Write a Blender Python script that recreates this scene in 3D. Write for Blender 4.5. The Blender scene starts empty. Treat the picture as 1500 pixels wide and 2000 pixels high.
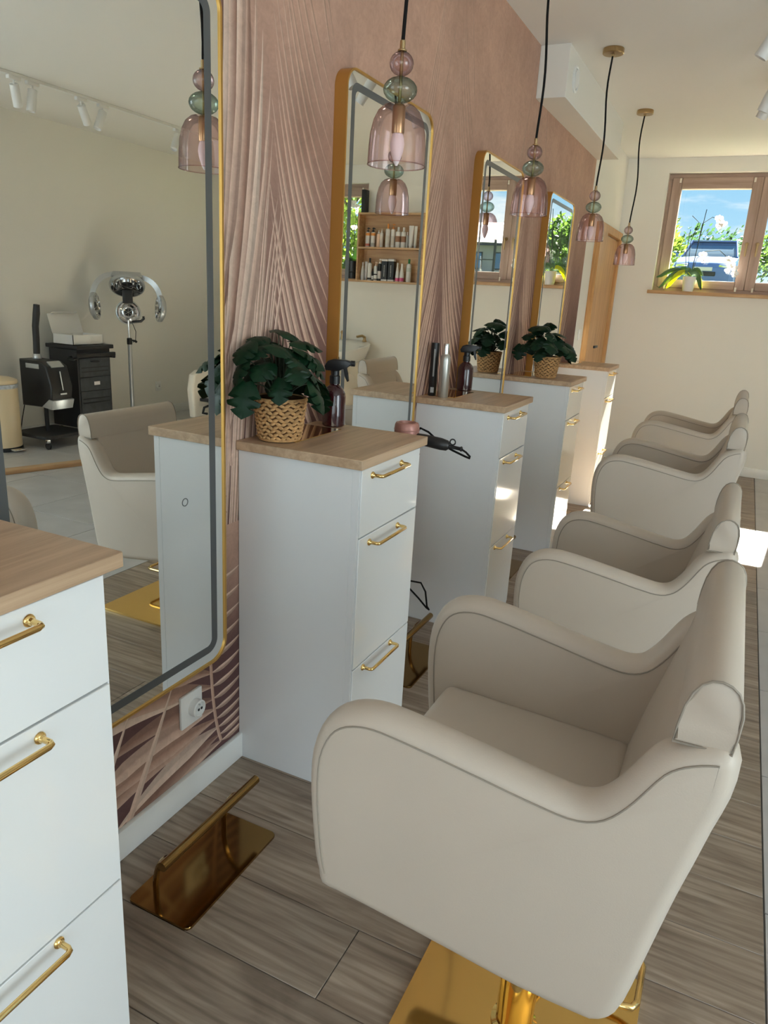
import bpy, bmesh, math, random
from mathutils import Vector, Matrix
R = math.radians
rnd = random.Random(7)
S = bpy.context.scene
C = S.collection

# ------------------------------------------------------------------ camera
YAW, PITCH, ROLL = 0.4375, 0.2915, 0.0579
fwd = Vector((-math.sin(YAW)*math.cos(PITCH), math.cos(YAW)*math.cos(PITCH), -math.sin(PITCH)))
rt = Vector((math.cos(YAW), math.sin(YAW), 0)); up = rt.cross(fwd)
rt2 = math.cos(ROLL)*rt + math.sin(ROLL)*up; up2 = -math.sin(ROLL)*rt + math.cos(ROLL)*up
cd = bpy.data.cameras.new('camera'); cam = bpy.data.objects.new('camera', cd); C.objects.link(cam)
M = Matrix((rt2, up2, -fwd)).transposed().to_4x4(); M.translation = Vector((1.1677, 0, 1.3687)); cam.matrix_world = M
cd.sensor_fit = 'VERTICAL'; cd.sensor_height = 36; cd.sensor_width = 27; cd.lens = 1419.0/2000*36; cd.clip_start = .02; cd.clip_end = 400
S.camera = cam
# ------------------------------------------------------------------ world, sun, exposure
S.view_settings.view_transform = 'Standard'; S.view_settings.look = 'None'
S.view_settings.gamma = 1; S.view_settings.use_curve_mapping = False
S.view_settings.exposure = 1.13
S.cycles.use_denoising = True
S.cycles.max_bounces = 10; S.cycles.diffuse_bounces = 5; S.cycles.glossy_bounces = 5; S.cycles.transparent_max_bounces = 16; S.cycles.transmission_bounces = 4
S.cycles.caustics_reflective = True; S.cycles.caustics_refractive = False; S.cycles.sample_clamp_indirect = 25.0; S.cycles.blur_glossy = 0.6
w = bpy.data.worlds.new('sky'); S.world = w; w.use_nodes = True
nt = w.node_tree; nt.nodes.clear()
def nd(t, typ, **kw):
    n = t.nodes.new(typ)
    for k, v in kw.items():
        if k in n.inputs: n.inputs[k].default_value = v
        else: setattr(n, k, v)
    return n
tc = nd(nt, 'ShaderNodeTexCoord'); sx = nd(nt, 'ShaderNodeSeparateXYZ'); nt.links.new(tc.outputs['Generated'], sx.inputs[0])
grad = nd(nt, 'ShaderNodeValToRGB'); e = grad.color_ramp.elements
e[0].position = 0.0; e[0].color = (.55, .78, .93, 1); e[1].position = .6; e[1].color = (.13, .38, .75, 1)
m_ = grad.color_ramp.elements.new(.16); m_.color = (.30, .60, .87, 1)
nt.links.new(sx.outputs['Z'], grad.inputs[0])
mp = nd(nt, 'ShaderNodeMapping'); mp.inputs['Scale'].default_value = (3.2, 3.2, 13); nt.links.new(tc.outputs['Generated'], mp.inputs[0])
cn = nd(nt, 'ShaderNodeTexNoise', Scale=1.6, Detail=7.0, Roughness=.58); nt.links.new(mp.outputs[0], cn.inputs['Vector'])
cr = nd(nt, 'ShaderNodeValToRGB'); cr.color_ramp.elements[0].position = .47; cr.color_ramp.elements[1].position = .63; nt.links.new(cn.outputs['Fac'], cr.inputs[0])
mx = nd(nt, 'ShaderNodeMix', data_type='RGBA'); nt.links.new(cr.outputs[0], mx.inputs[0]); nt.links.new(grad.outputs[0], mx.inputs[6]); mx.inputs[7].default_value = (1.0, 1.0, 1.02, 1)
bg = nd(nt, 'ShaderNodeBackground', Strength=.55); nt.links.new(mx.outputs[2], bg.inputs[0])
wo = nd(nt, 'ShaderNodeOutputWorld'); nt.links.new(bg.outputs[0], wo.inputs[0])
sd = bpy.data.lights.new('sun', 'SUN'); sd.energy = 55.0; sd.angle = R(.6); sd.color = (1, .93, .82)
so = bpy.data.objects.new('sun', sd); C.objects.link(so)
so.rotation_euler = Vector((-.10, -1, -.87)).to_track_quat('-Z', 'Y').to_euler()
def area(name, loc, tgt, sx_, sy_, power, col):
    l = bpy.data.lights.new(name, 'AREA'); l.shape = 'RECTANGLE'; l.size = sx_; l.size_y = sy_; l.energy = power; l.color = col
    o = bpy.data.objects.new(name, l); C.objects.link(o); o.location = loc
    o.rotation_euler = (Vector(tgt)-Vector(loc)).to_track_quat('-Z', 'Z').to_euler(); return o
# added fill lamp outside the invented right wall window, beside and behind the camera
area('added_fill_right', (4.70, .15, 1.35), (0, .15, 1.35), 4.7, 2.0, 95, (.86, .94, 1.0))
# added fill lamp outside the invented front window, behind the camera
area('added_fill_front', (2.4, -2.9, 1.3), (2.4, 3, 1.3), 3.2, 2.2, 22, (.90, .96, 1.0))

# ------------------------------------------------------------------ helpers
def lin(r, g, b):
    f = lambda c: (c/12.92 if c <= .04045 else ((c+.055)/1.055)**2.4)
    return (f(r/255), f(g/255), f(b/255))
def mat(name, col=(.8, .8, .8), rough=.5, metal=0.0, bump=0, bscale=80, var=0, vscale=4, spec=.5, coat=0, sheen=0):
    m = bpy.data.materials.new(name); m.use_nodes = True; t = m.node_tree; p = t.nodes['Principled BSDF']
    p.inputs['Base Color'].default_value = (*col, 1); p.inputs['Roughness'].default_value = rough; p.inputs['Metallic'].default_value = metal
    p.inputs['Specular IOR Level'].default_value = spec; p.inputs['Coat Weight'].default_value = coat; p.inputs['Coat Roughness'].default_value = .04
    c = nd(t, 'ShaderNodeTexCoord')
    if var:
        n = nd(t, 'ShaderNodeTexNoise', Scale=vscale, Detail=5.0); t.links.new(c.outputs['Object'], n.inputs['Vector'])
        r = nd(t, 'ShaderNodeValToRGB'); r.color_ramp.elements[0].position = .3; r.color_ramp.elements[1].position = .7
        r.color_ramp.elements[0].color = (*[x*(1-var) for x in col], 1); r.color_ramp.elements[1].color = (*[min(1, x*(1+var)) for x in col], 1)
        t.links.new(n.outputs['Fac'], r.inputs[0]); t.links.new(r.outputs[0], p.inputs['Base Color'])
    if bump:
        n = nd(t, 'ShaderNodeTexNoise', Scale=bscale, Detail=4.0); t.links.new(c.outputs['Object'], n.inputs['Vector'])
        b = nd(t, 'ShaderNodeBump', Strength=bump, Distance=.002); t.links.new(n.outputs['Fac'], b.inputs['Height']); t.links.new(b.outputs[0], p.inputs['Normal'])
    return m
def wood(name, c1, c2, axis=0, rough=.45, scale=1.0, rand=.0, knots=False):
    m = bpy.data.materials.new(name); m.use_nodes = True; t = m.node_tree; p = t.nodes['Principled BSDF']; p.inputs['Roughness'].default_value = rough
    c = nd(t, 'ShaderNodeTexCoord'); oi = nd(t, 'ShaderNodeObjectInfo')
    ad = nd(t, 'ShaderNodeVectorMath', operation='ADD'); t.links.new(c.outputs['Object'], ad.inputs[0])
    sc = nd(t, 'ShaderNodeVectorMath', operation='SCALE'); sc.inputs[0].default_value = (7, 13, 3); t.links.new(oi.outputs['Random'], sc.inputs['Scale']); t.links.new(sc.outputs[0], ad.inputs[1])
    mpn = nd(t, 'ShaderNodeMapping'); s = [26*scale]*3; s[axis] = 1.6*scale; mpn.inputs['Scale'].default_value = s; t.links.new(ad.outputs[0], mpn.inputs[0])
    n1 = nd(t, 'ShaderNodeTexNoise', Scale=1.0, Detail=8.0, Roughness=.62, Distortion=1.1 if knots else .5); t.links.new(mpn.outputs[0], n1.inputs['Vector'])
    r = nd(t, 'ShaderNodeValToRGB'); r.color_ramp.elements[0].position = .34; r.color_ramp.elements[1].position = .66
    r.color_ramp.elements[0].color = (*c2, 1); r.color_ramp.elements[1].color = (*c1, 1); t.links.new(n1.outputs['Fac'], r.inputs[0])
    out = r.outputs[0]
    if knots:
        mp2 = nd(t, 'ShaderNodeMapping'); s2 = [9.0]*3; s2[axis] = 2.2; mp2.inputs['Scale'].default_value = s2; t.links.new(ad.outputs[0], mp2.inputs[0])
        wv = nd(t, 'ShaderNodeTexNoise', Scale=.8, Detail=3.0, Distortion=2.5); t.links.new(mp2.outputs[0], wv.inputs['Vector'])
        r2 = nd(t, 'ShaderNodeValToRGB'); r2.color_ramp.elements[0].position = .28; r2.color_ramp.elements[0].color = (.62, .58, .55, 1); r2.color_ramp.elements[1].position = .48; r2.color_ramp.elements[1].color = (1, 1, 1, 1)
        t.links.new(wv.outputs['Fac'], r2.inputs[0])
        ml = nd(t, 'ShaderNodeMix', data_type='RGBA', blend_type='MULTIPLY'); ml.inputs[0].default_value = .8; t.links.new(out, ml.inputs[6]); t.links.new(r2.outputs[0], ml.inputs[7]); out = ml.outputs[2]
    if knots:
        mp3 = nd(t, 'ShaderNodeMapping'); s3 = [1.0]*3; s3[axis] = .16; mp3.inputs['Scale'].default_value = s3; t.links.new(ad.outputs[0], mp3.inputs[0])
        wt = nd(t, 'ShaderNodeTexWave', Scale=13.0, Distortion=7.0, Detail=3.0); wt.inputs['Detail Scale'].default_value = 1.1; wt.bands_direction = 'Y'; t.links.new(mp3.outputs[0], wt.inputs['Vector'])
        r3 = nd(t, 'ShaderNodeValToRGB'); r3.color_ramp.elements[0].position = .05; r3.color_ramp.elements[0].color = (.66, .63, .60, 1); r3.color_ramp.elements[1].position = .55; r3.color_ramp.elements[1].color = (1, 1, 1, 1); t.links.new(wt.outputs['Fac'], r3.inputs[0])
        ml2 = nd(t, 'ShaderNodeMix', data_type='RGBA', blend_type='MULTIPLY'); ml2.inputs[0].default_value = .55; t.links.new(out, ml2.inputs[6]); t.links.new(r3.outputs[0], ml2.inputs[7]); out = ml2.outputs[2]
    if rand:
        mr = nd(t, 'ShaderNodeMapRange'); mr.inputs['To Min'].default_value = 1-rand; mr.inputs['To Max'].default_value = 1+rand; t.links.new(oi.outputs['Random'], mr.inputs['Value'])
        hs = nd(t, 'ShaderNodeHueSaturation'); t.links.new(mr.outputs[0], hs.inputs['Value']); t.links.new(out, hs.inputs['Color']); out = hs.outputs[0]
    t.links.new(out, p.inputs['Base Color'])
    b = nd(t, 'ShaderNodeBump', Strength=.12, Distance=.002); t.links.new(n1.outputs['Fac'], b.inputs['Height']); t.links.new(b.outputs[0], p.inputs['Normal'])
    return m
def thin_glass(name, tint=(1, 1, 1), refl=.08, edge=.5):
    m = bpy.data.materials.new(name); m.use_nodes = True; t = m.node_tree; t.nodes.clear()
    tr = nd(t, 'ShaderNodeBsdfTransparent'); tr.inputs[0].default_value = (*tint, 1)
    lw = nd(t, 'ShaderNodeLayerWeight', Blend=.35)
    td = nd(t, 'ShaderNodeMix', data_type='RGBA'); td.inputs[6].default_value = (*tint, 1); td.inputs[7].default_value = (*[x*x*edge for x in tint], 1)
    t.links.new(lw.outputs['Facing'], td.inputs[0]); t.links.new(td.outputs[2], tr.inputs[0])
    gl = nd(t, 'ShaderNodeBsdfGlossy', Roughness=.02)
    mr = nd(t, 'ShaderNodeMapRange'); mr.inputs['To Min'].default_value = refl*.5; mr.inputs['To Max'].default_value = min(.6, refl*5); t.links.new(lw.outputs['Fresnel'], mr.inputs['Value'])
    mxn = nd(t, 'ShaderNodeMixShader'); t.links.new(mr.outputs[0], mxn.inputs[0]); t.links.new(tr.outputs[0], mxn.inputs[1]); t.links.new(gl.outputs[0], mxn.inputs[2])
    o = nd(t, 'ShaderNodeOutputMaterial'); t.links.new(mxn.outputs[0], o.inputs[0]); return m

def finish(name, bm, m=None, parent=None, smooth=True, ang=38):
    bmesh.ops.recalc_face_normals(bm, faces=bm.faces)
    me = bpy.data.meshes.new(name); bm.to_mesh(me); bm.free()
    if m: me.materials.append(m)
    if smooth:
        me.polygons.foreach_set('use_smooth', [True]*len(me.polygons)); me.set_sharp_from_angle(angle=R(ang))
    o = bpy.data.objects.new(name, me); C.objects.link(o)
    if parent: o.parent = parent
    return o
def inst(name, src, parent=None, loc=(0, 0, 0), rot=(0, 0, 0), sc=(1, 1, 1)):
    o = bpy.data.objects.new(name, src.data); C.objects.link(o); o.location = loc; o.rotation_euler = rot; o.scale = sc
    if parent: o.parent = parent
    return o
def tag(o, label, cat, group=None):
    o['label'] = label; o['category'] = cat
    if group: o['group'] = group
    return o
def thing(name, label, cat, loc=(0, 0, 0), rz=0, group=None):
    o = bpy.data.objects.new(name, None); C.objects.link(o); o.location = loc; o.rotation_euler = (0, 0, rz); o.empty_display_size = .05
    return tag(o, label, cat, group)
def struct(o): o['kind'] = 'structure'; return o
def copy_thing(root, loc, label, name=None):
    r = root.copy(); C.objects.link(r); r.location = loc; r['label'] = label
    for ch in list(root.children):
        c = ch.copy(); C.objects.link(c); c.parent = r
        for g in ch.children:
            d = g.copy(); C.objects.link(d); d.parent = c
    return r
def NB(): return bmesh.new()
def box(bm, x0, x1, y0, y1, z0, z1, bev=0, seg=2):
    r = bmesh.ops.create_cube(bm, size=1); vs = r['verts']
    for v in vs: v.co = Vector(((x0+x1)/2+v.co.x*(x1-x0), (y0+y1)/2+v.co.y*(y1-y0), (z0+z1)/2+v.co.z*(z1-z0)))
    if bev:
        es = list({e for v in vs for e in v.link_edges}); bmesh.ops.bevel(bm, geom=es, offset=bev, segments=seg, affect='EDGES', profile=.5)
    return bm
def bx(*a, **k): return box(NB(), *a, **k)
def tube(bm, pts, r, n=8, closed=False):
    pts = [Vector(p) for p in pts]; N = len(pts); rs = r if isinstance(r, (list, tuple)) else [r]*N
    tg = []
    for i in range(N):
        a = pts[(i-1) % N] if (closed or i > 0) else pts[i]; b = pts[(i+1) % N] if (closed or i < N-1) else pts[i]
        d = b-a; tg.append(d.normalized() if d.length > 1e-9 else Vector((0, 0, 1)))
    u = tg[0].orthogonal().normalized(); rings = []
    for i in range(N):
        u = (u - tg[i]*u.dot(tg[i])); u = u.normalized() if u.length > 1e-6 else tg[i].orthogonal().normalized()
        v = tg[i].cross(u)
        rings.append([bm.verts.new(pts[i]+rs[i]*(math.cos(2*math.pi*k/n)*u+math.sin(2*math.pi*k/n)*v)) for k in range(n)])
    for i in range(N if closed else N-1):
        a, b = rings[i], rings[(i+1) % N]
        for k in range(n): bm.faces.new((a[k], a[(k+1) % n], b[(k+1) % n], b[k]))
    if not closed:
        bm.faces.new(rings[0][::-1]); bm.faces.new(rings[-1])
    return bm
def tb(pts, r, n=8, closed=False): return tube(NB(), pts, r, n, closed)
def lathe(bm, prof, n=32, c=(0, 0, 0), capb=False, capt=False):
    rings = []
    for r, z in prof:
        if r < 1e-5: rings.append([bm.verts.new((c[0], c[1], c[2]+z))])
        else: rings.append([bm.verts.new((c[0]+r*math.cos(2*math.pi*k/n), c[1]+r*math.sin(2*math.pi*k/n), c[2]+z)) for k in range(n)])
    for a, b in zip(rings, rings[1:]):
        for k in range(n):
            k2 = (k+1) % n
            if len(a) == 1 and len(b) == 1: continue
            if len(a) == 1: bm.faces.new((a[0], b[k2], b[k]))
            elif len(b) == 1: bm.faces.new((a[k], a[k2], b[0]))
            else: bm.faces.new((a[k], a[k2], b[k2], b[k]))
    if capb and len(rings[0]) > 1: bm.faces.new(rings[0][::-1])
    if capt and len(rings[-1]) > 1: bm.faces.new(rings[-1])
    return bm
def lt(prof, n=32, c=(0, 0, 0), capb=False, capt=False): return lathe(NB(), prof, n, c, capb, capt)
def prism(bm, outline, f0, f1, bev=0, seg=2):
    """outline of 2-D points; f0 and f1 map a point to the two end faces"""
    a = [bm.verts.new(f0(*p)) for p in outline]; b = [bm.verts.new(f1(*p)) for p in outline]; n = len(outline)
    fa = bm.faces.new(a[::-1]); fb = bm.faces.new(b)
    for i in range(n): bm.faces.new((a[i], a[(i+1) % n], b[(i+1) % n], b[i]))
    if bev:
        bmesh.ops.bevel(bm, geom=list(fa.edges)+list(fb.edges), offset=bev, segments=seg, affect='EDGES', profile=.5)
    return bm
def rrect(x0, x1, y0, y1, r, n=5):
    o = []
    for cx, cy, a0 in ((x1-r, y1-r, 0), (x0+r, y1-r, 90), (x0+r, y0+r, 180), (x1-r, y0+r, 270)):
        for k in range(n+1):
            a = R(a0+90*k/n); o.append((cx+r*math.cos(a), cy+r*math.sin(a)))
    return o
def arc(p0, p1, p2, n=8):
    p0, p1, p2 = Vector(p0), Vector(p1), Vector(p2)
    return [(1-t)**2*p0+2*t*(1-t)*p1+t*t*p2 for t in [k/n for k in range(n+1)]]

# ------------------------------------------------------------------ materials
WALL = mat('white_wall_paint', (.81, .79, .73), .9, bump=.15, bscale=120)
CEIL = mat('ceiling_paint', (.83, .81, .77), .92)
BASEB = mat('white_lacquered_trim', (.80, .80, .77), .35)
TILE = mat('grey_floor_tile', (.47, .46, .45), .32, var=.10, vscale=5, bump=.05)
GROUT = mat('floor_grout', (.13, .12, .11), .95)
PLANK = wood('grey_brown_oak_plank', lin(172, 155, 137), lin(134, 117, 101), 0, .38, 1.0, .10, True)
OAK = wood('light_oak_worktop', lin(200, 171, 140), lin(170, 141, 112), 1, .38, 1.6)
OAKX = wood('light_oak_board', lin(208, 172, 130), lin(172, 132, 92), 0, .45, 1.3)
OAKZ = wood('oak_door_veneer', lin(214, 168, 112), lin(176, 126, 76), 2, .4, 1.5)
FRAMEW = wood('window_frame_oak', lin(182, 157, 143), lin(156, 131, 117), 0, .45, 1.2)
FRAMEZ = wood('window_stile_oak', lin(182, 157, 143), lin(156, 131, 117), 2, .45, 1.2)
GLOSSW = mat('white_gloss_lacquer', (.80, .81, .80), .10, spec=.55, coat=.35)
GLOSSS = mat('white_side_panel', (.74, .75, .76), .13, spec=.5)
GOLD = mat('polished_gold', (.86, .60, .24), .09, 1.0)
GOLDP = mat('gold_mirror_plate', (.80, .54, .18), .07, 1.0)
BRONZE = mat('bronze_plate', (.32, .195, .07), .11, 1.0)
BRASS = mat('brushed_brass', (.46, .33, .17), .28, 1.0)
GFRAME = mat('gold_mirror_frame', (.62, .36, .10), .36, .85)
MIRR = mat('mirror_silvering', (.86, .885, .86), .0, 1.0)
BAND = mat('frosted_light_band', (.085, .09, .09), .30, .0)
LEATH = mat('greige_leather', (.545, .475, .395), .42, bump=.10, bscale=420, var=.02, vscale=6)
PIPE = mat('greige_piping', (.30, .26, .21), .6)
CREAM = mat('cream_leather', (.80, .74, .64), .4)
BLACK = mat('black_plastic', (.012, .012, .013), .35)
BLACKM = mat('matt_black_plastic', (.02, .02, .022), .55)
DGREY = mat('dark_grey_wood_front', (.045, .05, .055), .5, var=.25, vscale=20)
WHITEP = mat('white_plastic', (.80, .80, .78), .35)
SILV = mat('silver_plastic', (.52, .54, .55), .28, .6)
CHROME = mat('chrome', (.78, .78, .78), .12, 1.0)
WICK = mat('woven_straw', lin(196, 152, 100), .75, var=.25, vscale=60)
WICKD = mat('dark_straw_core', lin(92, 62, 36), .9)
SOIL = mat('dark_soil', (.02, .014, .01), .95)
LEAF = mat('dark_green_leaf', (.005, .026, .010), .45, var=.4, vscale=14, spec=.25)
STEM = mat('dark_stem', (.02, .03, .012), .6)
AMBER = mat('dark_amber_plastic', (.035, .006, .008), .12, coat=.6)
CORD = mat('black_cord', (.008, .007, .007), .75, spec=.2)
PINKG = thin_glass('rose_glass', (.99, .855, .86), .10, .58)
MAUVG = thin_glass('mauve_glass', (.89, .78, .79), .09, .5)
GREENG = thin_glass('green_glass', (.76, .85, .79), .09, .5)
PANE = thin_glass('window_pane', (.96, .98, .97), .03, 1.0)
BULB = mat('frosted_bulb', (.85, .78, .78), .4)

# ------------------------------------------------------------------ the room shell
XR, YB, YF, ZC = 4.42, 7.036, -2.6, 2.592
o = struct(finish('floor', bx(-.2, XR+.2, YF-.2, YB+.25, -.12, -.004), GROUT, smooth=False)); FLOOR = o
def plank_src(name, lx, ly, m):
    return finish(name, bx(0, lx-.002, 0, ly-.0018, -.006, 0, .0008, 1), m, FLOOR)
PW = .1885; XT = 1.4455
src = plank_src('plank', XT, PW, PLANK)
y = YF; i = 0; first = True
srcs = {}
while y < YB-.001:
    cut = (XT if i % 3 == 0 else (.62 if i % 3 == 1 else 1.02))
    segs = [(0, XT)] if cut == XT else [(0, cut), (cut, XT)]
    for a, b in segs:
        key = round(b-a, 3)
        if key not in srcs:
            if abs(key-XT) < .01 and first: s_ = src; first = False; s_.location = (a, y, 0); srcs[key] = s_; continue
            srcs[key] = plank_src('plank', b-a, PW, PLANK); srcs[key].location = (a, y, 0); continue
        inst('plank', srcs[key], FLOOR, (a, y, 0))
    y += PW; i += 1
tsrc = None; TY = .598
for ix in range(5):
    x0 = XT+ix*.6; wx = min(.6, XR-x0)
    for iy in range(17):
        y0 = YF+.10+iy*TY-.6; 
        if y0 > YB: continue
        if wx < .59:
            finish('tile', bx(x0+.002, x0+wx-.001, y0+.002, y0+TY-.002, -.006, 0), TILE, FLOOR)
        elif tsrc is None:
            tsrc = finish('tile', bx(.002, .598, .002, TY-.002, -.006, 0, .0008, 1), TILE, FLOOR); tsrc.location = (x0, y0, 0)
        else: inst('tile', tsrc, FLOOR, (x0, y0, 0))
struct(finish('ceiling', bx(-.2, XR+.2, YF-.2, YB+.25, ZC, ZC+.15), CEIL, smooth=False))
WL = struct(finish('wall_left', bx(-.2, 0, YF-.2, YB+.25, -.004, ZC), WALL, smooth=False))
bm = NB(); WY0, WY1, WZ0, WZ1 = -2.25, 2.55, .32, 2.38
for a, b, c_, d in ((YF-.2, WY0, -.004, ZC), (WY1, YB+.25, -.004, ZC), (WY0, WY1, -.004, WZ0), (WY0, WY1, WZ1, ZC)): box(bm, XR, XR+.2, a, b, c_, d)
struct(finish('wall_right', bm, WALL, smooth=False))
# back wall with two window openings
W1 = (.345, 1.835, 1.530, 2.478); W2 = (2.575, 3.95, 1.500, 2.424)
bm = NB(); T0, T1 = YB, YB+.25
for a, b, c_, d in ((0, W1[0], 0, ZC), (W1[0], W1[1], 0, W1[2]), (W1[0], W1[1], W1[3], ZC), (W1[1], W2[0], 0, ZC), (W2[0], W2[1], 0, W2[2]), (W2[0], W2[1], W2[3], ZC), (W2[1], XR, 0, ZC)):
    box(bm, a, b, T0, T1, c_, d)
struct(finish('wall_back', bm, WALL, smooth=False))
bm = NB()
for a, b, c_, d in ((0, .75, 0, ZC), (4.05, XR, 0, ZC), (.75, 4.05, 0, .10), (.75, 4.05, 2.42, ZC)): box(bm, a, b, YF-.2, YF, c_, d)
struct(finish('wall_front', bm, WALL, smooth=False))
struct(finish('baseboard_left', bx(0, .014, YF, 5.98, 0, .082, .003), BASEB))
struct(finish('baseboard_back', bx(0.002, XR, YB-.014, YB, 0, .085, .003), BASEB))
struct(finish('baseboard_right', bx(XR-.014, XR, YF, YB-.014, 0, .085, .003), BASEB))
# soffit box along the mural
struct(finish('trim_1', bx(0, .15, 4.02, 5.70, 2.355, ZC, .002, 1), WALL))
t = thing('air_vent', 'round white vent disc on the white ceiling box', 'vent', (.15, 4.182, 2.473))
finish('rim', lt([(.062, 0), (.062, .006), (.055, .010), (.050, .006), (.050, 0)], 32), WHITEP, t).rotation_euler = (0, R(90), 0)
finish('valve_disc', lt([(0, .016), (.030, .015), (.040, .010), (.040, .002)], 32), WHITEP, t).rotation_euler = (0, R(90), 0)
# oak board edging the wash corner floor
d = Vector((3.25-3.411, 3.80-3.339, 0)); L_ = 2.2
o = struct(finish('trim_2', bx(-L_/2, L_/2, 0, .085, 0, .03, .003, 1), OAKX)); o.location = (3.40, 3.37, 0); o.rotation_euler = (0, 0, math.atan2(d.y, d.x)+math.pi)

# ------------------------------------------------------------------ palm mural on the left wall (flat print)
MV, MF, MC = [], [], []
lay = [0]
def quadstrip(rows, cols):
    """rows: list of point rows (y,z) ; cols: list of colour rows"""
    lay[0] += 1; x = .0004+lay[0]*1.2e-6; b = len(MV); n = len(rows[0])
    for r_, c_ in zip(rows, cols):
        for (yy, zz), cc in zip(r_, c_): MV.append((x, yy, zz)); MC.append(cc)
    for i in range(len(rows)-1):
        for k in range(n-1): MF.append((b+i*n+k, b+i*n+k+1, b+(i+1)*n+k+1, b+(i+1)*n+k))
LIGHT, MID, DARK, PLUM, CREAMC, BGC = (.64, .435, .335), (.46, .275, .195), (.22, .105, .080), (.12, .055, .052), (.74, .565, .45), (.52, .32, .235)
def mixc(a, b, t): return tuple(a[i]*(1-t)+b[i]*t for i in range(3))
def jit(c, k=.06): f = 1+rnd.uniform(-k, k); return tuple(x*f for x in c)
def leaflet(p0, pc, p1, w, c0, c1, fold=.18, n=9, blunt=False, edge=None):
    rows, cols = [], []
    for i in range(n+1):
        t = i/n; q = [(1-t)**2*p0[k]+2*t*(1-t)*pc[k]+t*t*p1[k] for k in (0, 1)]
        dv = [2*(1-t)*(pc[k]-p0[k])+2*t*(p1[k]-pc[k]) for k in (0, 1)]; l = math.hypot(*dv) or 1
        nx, nz = -dv[1]/l, dv[0]/l
        ww = w*(.12+.88*min(1, t/.28))*(1-max(0, (t-(.8 if blunt else .35))/(.2 if blunt else .65))**1.6)+.0002
        rows.append([(q[0]+nx*ww/2, q[1]+nz*ww/2), (q[0]+nx*ww*.06, q[1]+nz*ww*.06), (q[0]-nx*ww*.06, q[1]-nz*ww*.06), (q[0]-nx*ww/2, q[1]-nz*ww/2)])
        c = mixc(c0, c1, t); cd_ = tuple(x*(1-fold) for x in c); ce = edge if edge else c
        cols.append([ce, c, cd_, cd_])
    quadstrip(rows, cols)
# background
quadstrip([[(YF, 0.0), (5.70, 0.0)], [(YF, ZC), (5.70, ZC)]], [[BGC, BGC], [BGC, BGC]])
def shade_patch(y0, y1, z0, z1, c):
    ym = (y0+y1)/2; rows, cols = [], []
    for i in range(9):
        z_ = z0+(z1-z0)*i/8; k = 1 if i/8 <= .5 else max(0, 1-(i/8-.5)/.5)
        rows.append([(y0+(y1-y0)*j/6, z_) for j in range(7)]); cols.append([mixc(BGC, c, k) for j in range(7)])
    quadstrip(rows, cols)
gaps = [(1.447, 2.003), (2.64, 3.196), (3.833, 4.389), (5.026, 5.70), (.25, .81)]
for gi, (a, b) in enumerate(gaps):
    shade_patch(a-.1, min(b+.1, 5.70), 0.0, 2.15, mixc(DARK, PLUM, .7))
    # right frond: rib along the next mirror, leaflets sweeping up and to the left
    rib = b-.005
    if gi != 3:
        for k in range(30):
            zs = 2.02-k*.068; ln = rnd.uniform(.9, 1.08)
            top = zs+.62*ln
            f = max(0, min(1, (top-1.75)/.6))
            c0 = jit(mixc(MID, LIGHT, .35)); c1 = jit(mixc(LIGHT, BGC, f*.7))
            dy = -.30*ln if gi == 0 else -.27*ln
            if top > 2.55: dy *= .6
            leaflet((rib, zs), (rib+dy*.62, zs+.22*ln), (rib+dy, min(top, 2.58)), .0255*(1-.5*f), c0, c1, .30, edge=jit(mixc(LIGHT, BGC, f*.6)))
    if gi == 0:
        # dense fan in the middle
        for k in range(19):
            u = k/18; y0_ = 1.475+.19*u; z0_ = .50+.25*rnd.random()
            y1_ = 1.50+.285*u+rnd.uniform(-.012, .012); z1_ = 2.02-.25*abs(u-.25)-.30*u+rnd.uniform(-.08, .10)
            leaflet((y0_-.03, z0_), (y0_+.035, z0_+.62), (y1_, z1_), rnd.uniform(.012, .018), jit(mixc(MID, LIGHT, .5)), jit(LIGHT), .34, edge=jit(CREAMC))
        # broad leaflets rising at the left
        for k, (zs, tipy, tipz, w_, cc) in enumerate([(1.66, 1.452, 2.56, .030, DARK), (1.50, 1.470, 2.58, .036, CREAMC), (1.40, 1.492, 2.57, .030, LIGHT), (1.30, 1.515, 2.50, .052, mixc(MID, DARK, .4)), (1.22, 1.545, 2.38, .046, CREAMC), (1.34, 1.562, 2.28, .040, LIGHT), (1.18, 1.590, 2.14, .050, mixc(MID, DARK, .3)), (1.10, 1.625, 2.06, .040, LIGHT), (1.06, 1.655, 1.96, .036, CREAMC), (1.0, 1.69, 1.86, .034, LIGHT)]):
            yb_ = 1.449+.075*(1.86-zs)/.95
            leaflet((yb_, zs), (yb_+.085+.006*k, zs+.40), (tipy, tipz), w_, jit(mixc(cc, DARK, .45)), jit(cc), .28, 14, edge=jit(mixc(cc, CREAMC, .5)))
        rows = [[(1.447+.075*t-.004, 1.86-.95*t), (1.447+.075*t+.007, 1.86-.95*t)] for t in [i/8 for i in range(9)]]
        quadstrip(rows, [[LIGHT, mixc(LIGHT, DARK, .4)]]*9)
        for k in range(22):
            zs = 1.55-.045*k; leaflet((1.47+.002*k, zs), (1.45, zs+.03), (1.40, zs+.13), .02, jit(MID), jit(LIGHT), .3)
    else:
        ribl = a+.006; far = .25 if gi != 3 else .34
        for k in range(32):
            zs = 2.0-k*.064; ln = rnd.uniform(.9, 1.1); top = zs+.66*ln; f = max(0, min(1, (top-1.7)/.7))
            dy = far*ln*(1 if top < 2.5 else .6)
            leaflet((ribl, zs), (ribl+dy*.55, zs+.2), (ribl+dy, min(top, 2.58)), .0215*(1-.4*f), jit(mixc(MID, LIGHT, .3)), jit(mixc(LIGHT, BGC, f*.75)), .24, edge=jit(mixc(LIGHT, BGC, f*.5)))
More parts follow.
